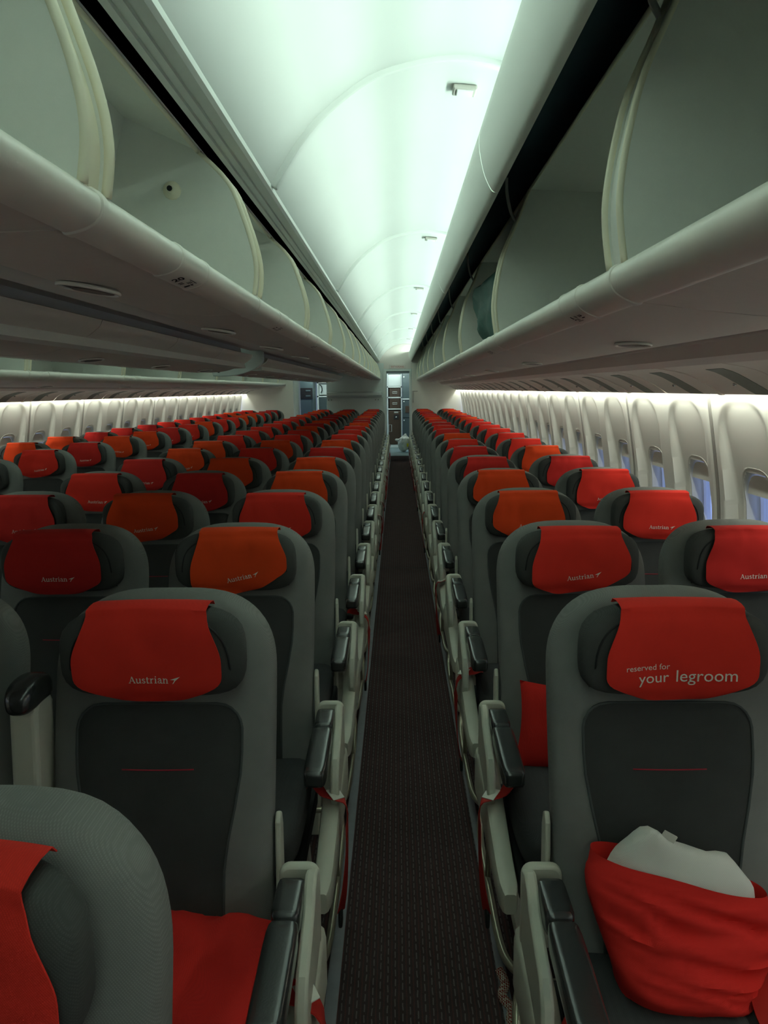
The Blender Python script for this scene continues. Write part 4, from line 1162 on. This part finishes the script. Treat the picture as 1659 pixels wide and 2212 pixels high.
handled(1.35, 1.575); handled(1.05, 1.305)
ct = thing('galley_cart', 'tall brown galley cart under the white shelves', 'cart', (0, GY, 0))
ob('cart_body', rbox(-0.262, 0.055, -0.03, 0.55, 0.10, 0.985, 'brown', 0.01), ct)
ob('latch_plate', rbox(-0.13, 0.0, -0.045, -0.028, 0.76, 0.885, 'dark', 0.004), ct)
ob('latch_knob', me('latch_knob', *superell(0.02, 0.012, 0.02, 2.5, 3, None, (-0.065, -0.05, 0.82)), 'chrome', True), ct)
ob('vent_bars', me('vent_bars', *join([box(-0.12, -0.01, -0.036, -0.028, 0.93 + 0.02 * i, 0.94 + 0.02 * i) for i in range(2)]), 'galwhite'), ct)
ob('card_holder', me('card_holder', *tube([(-0.262, -0.034, 0.44), (-0.19, -0.034, 0.44), (-0.19, -0.034, 0.62), (-0.262, -0.034, 0.62)], 0.005, 5, True), 'galwhite'), ct)
ob('kick_plate', rbox(-0.262, 0.055, -0.02, 0.5, 0.01, 0.09, 'galwhite', 0.004), ct)
gd = thing('galley_cabinet', 'dark grey cabinet column at the right of the doorway', 'cabinet', (0, 19.9, 0))
ob('cabinet_body', rbox(0.10, 0.40, 0, 0.7, 0, 2.1, 'galdark', 0.006), gd)
for z0, z1 in ((0.05, 0.80), (0.83, 1.28), (1.31, 1.90)):
    dr = ob('cabinet_door', rbox(0.115, 0.39, -0.015, 0.0, z0, z1, 'galdark', 0.005), gd)
    ob('door_catch', rbox(0.12, 0.15, -0.03, -0.014, z1 - 0.06, z1 - 0.03, 'galwhite', 0.003), dr)
ob('counter_edge', rbox(0.095, 0.40, -0.03, 0.02, 1.283, 1.307, 'galwhite', 0.004), gd)
ob('papers', rbox(0.17, 0.30, -0.03, -0.016, 0.95, 1.12, 'brown', 0.002), gd)
gl = thing('ceiling_lamp', 'lit white lamp panel at the galley ceiling', 'lamp', (0, 20.2, 1.98))
em = bpy.data.materials.new('lamp_glow'); em.use_nodes = True
em.node_tree.nodes['Principled BSDF'].inputs['Emission Color'].default_value = (0.85, 1, 0.95, 1); em.node_tree.nodes['Principled BSDF'].inputs['Emission Strength'].default_value = 2.0
M['glow'] = em
ob('lamp_panel', rbox(-0.29, 0.08, 0, 0.25, 0, 0.05, 'glow', 0.005), gl)

# left-aisle galley
g2 = thing('galley_unit', 'white galley rack with brown trays beyond the left-hand aisle', 'galley', (-1.83, GY, 0))
ob('carcass', me('carcass', *join([box(-0.32, -0.28, 0, 0.6, 0, 2.1), box(-0.06, -0.03, 0, 0.6, 0, 2.1), box(0.12, 0.15, 0, 0.6, 0, 2.1), box(-0.32, 0.15, 0.5, 0.6, 0, 2.1), box(-0.32, 0.15, 0, 0.6, 1.36, 1.39), box(-0.32, 0.15, 0, 0.6, 1.0, 1.03), box(-0.32, 0.15, 0, 0.6, 1.72, 1.75)]), 'galwhite'), g2)
ob('upper_door', rbox(-0.05, 0.13, -0.01, 0.02, 1.75, 2.0, 'galwhite', 0.004), g2)
ob('tray_stack', rbox(-0.01, 0.11, 0.05, 0.5, 1.39, 1.70, 'brown', 0.004), g2); ob('tray_stack', rbox(-0.01, 0.11, 0.05, 0.5, 1.03, 1.34, 'brown', 0.004), g2)
ob('control_panel', rbox(-0.27, -0.07, 0.1, 0.14, 1.42, 1.70, 'galwhite', 0.004), g2)
ob('hose', me('hose', *tube(smooth_line([(-0.25, 0.06, 1.68), (-0.20, 0.03, 1.64), (-0.19, 0.03, 1.54), (-0.22, 0.04, 1.47)], 4), 0.012, 6), 'dark', True), g2)
ob('lower_door', rbox(-0.27, -0.07, 0.02, 0.06, 1.03, 1.35, 'galdark', 0.004), g2)
g3 = thing('galley_cabinet', 'dark oven column beside the white rack at the left aisle end', 'cabinet', (-2.22, 19.6, 0))
ob('cabinet_body', rbox(-0.60, 0.06, 0, 0.7, 0, 2.1, 'galdark', 0.006), g3)
ob('oven', rbox(-0.34, 0.05, -0.03, 0.1, 1.33, 1.60, 'ink', 0.006), g3)
for q in range(2): ob('oven_display', rbox(-0.12, 0.0, -0.036, -0.029, 1.385 + 0.13 * q, 1.42 + 0.13 * q, 'galdark', 0.002), g3)
ob('lower_door', rbox(-0.34, 0.02, -0.02, 0.05, 0.1, 1.30, 'galdark', 0.006), g3)

# white rubbish bag on the galley floor
def rubbish():
    bm = bmesh.new(); bmesh.ops.create_icosphere(bm, subdivisions=5, radius=1)
    for v_ in bm.verts:
        p = v_.co.copy(); z = p.z
        neck = sstep(0.45, 0.85, z)
        r_ = 1 - 0.55 * neck + 0.35 * sstep(0.85, 1.0, z) * 0.6
        ang = math.atan2(p.y, p.x)
        pleat = 0.07 * math.sin(ang * 9 + 3 * z) * sstep(-0.2, 0.8, z) + abs(noise.noise(p * 3.1)) * 0.16 + noise.noise(p * 7) * 0.05
        v_.co = Vector((p.x * 0.135 * (r_ + pleat) + 0.05 * max(0, z), p.y * 0.13 * (r_ + pleat), 0.225 + z * 0.225 * (1 + 0.2 * pleat)))
        if v_.co.z < 0.004: v_.co.z = 0.004
    d = bpy.data.meshes.new('bag'); bm.to_mesh(d); bm.free(); d.materials.append(M['bagw']); d.polygons.foreach_set('use_smooth', [True] * len(d.polygons))
    return d
rbg = thing('rubbish_bag', 'tied white plastic rubbish bag on the galley floor', 'bag', (0.11, 19.15, 0.004))
ob('bag_body', rubbish(), rbg)
ob('bag_ear', me('bag_ear', *superell(0.11, 0.03, 0.035, 2.2, 5, lambda q: q + Vector((0, noise.noise(q * 20) * 0.02, noise.noise(q * 16) * 0.02)), (-0.10, -0.02, 0.30)), 'bagw', True), rbg)
ob('bag_label', rbox(0.085, 0.125, -0.145, -0.125, 0.14, 0.22, 'yellow', 0.003), rbg)
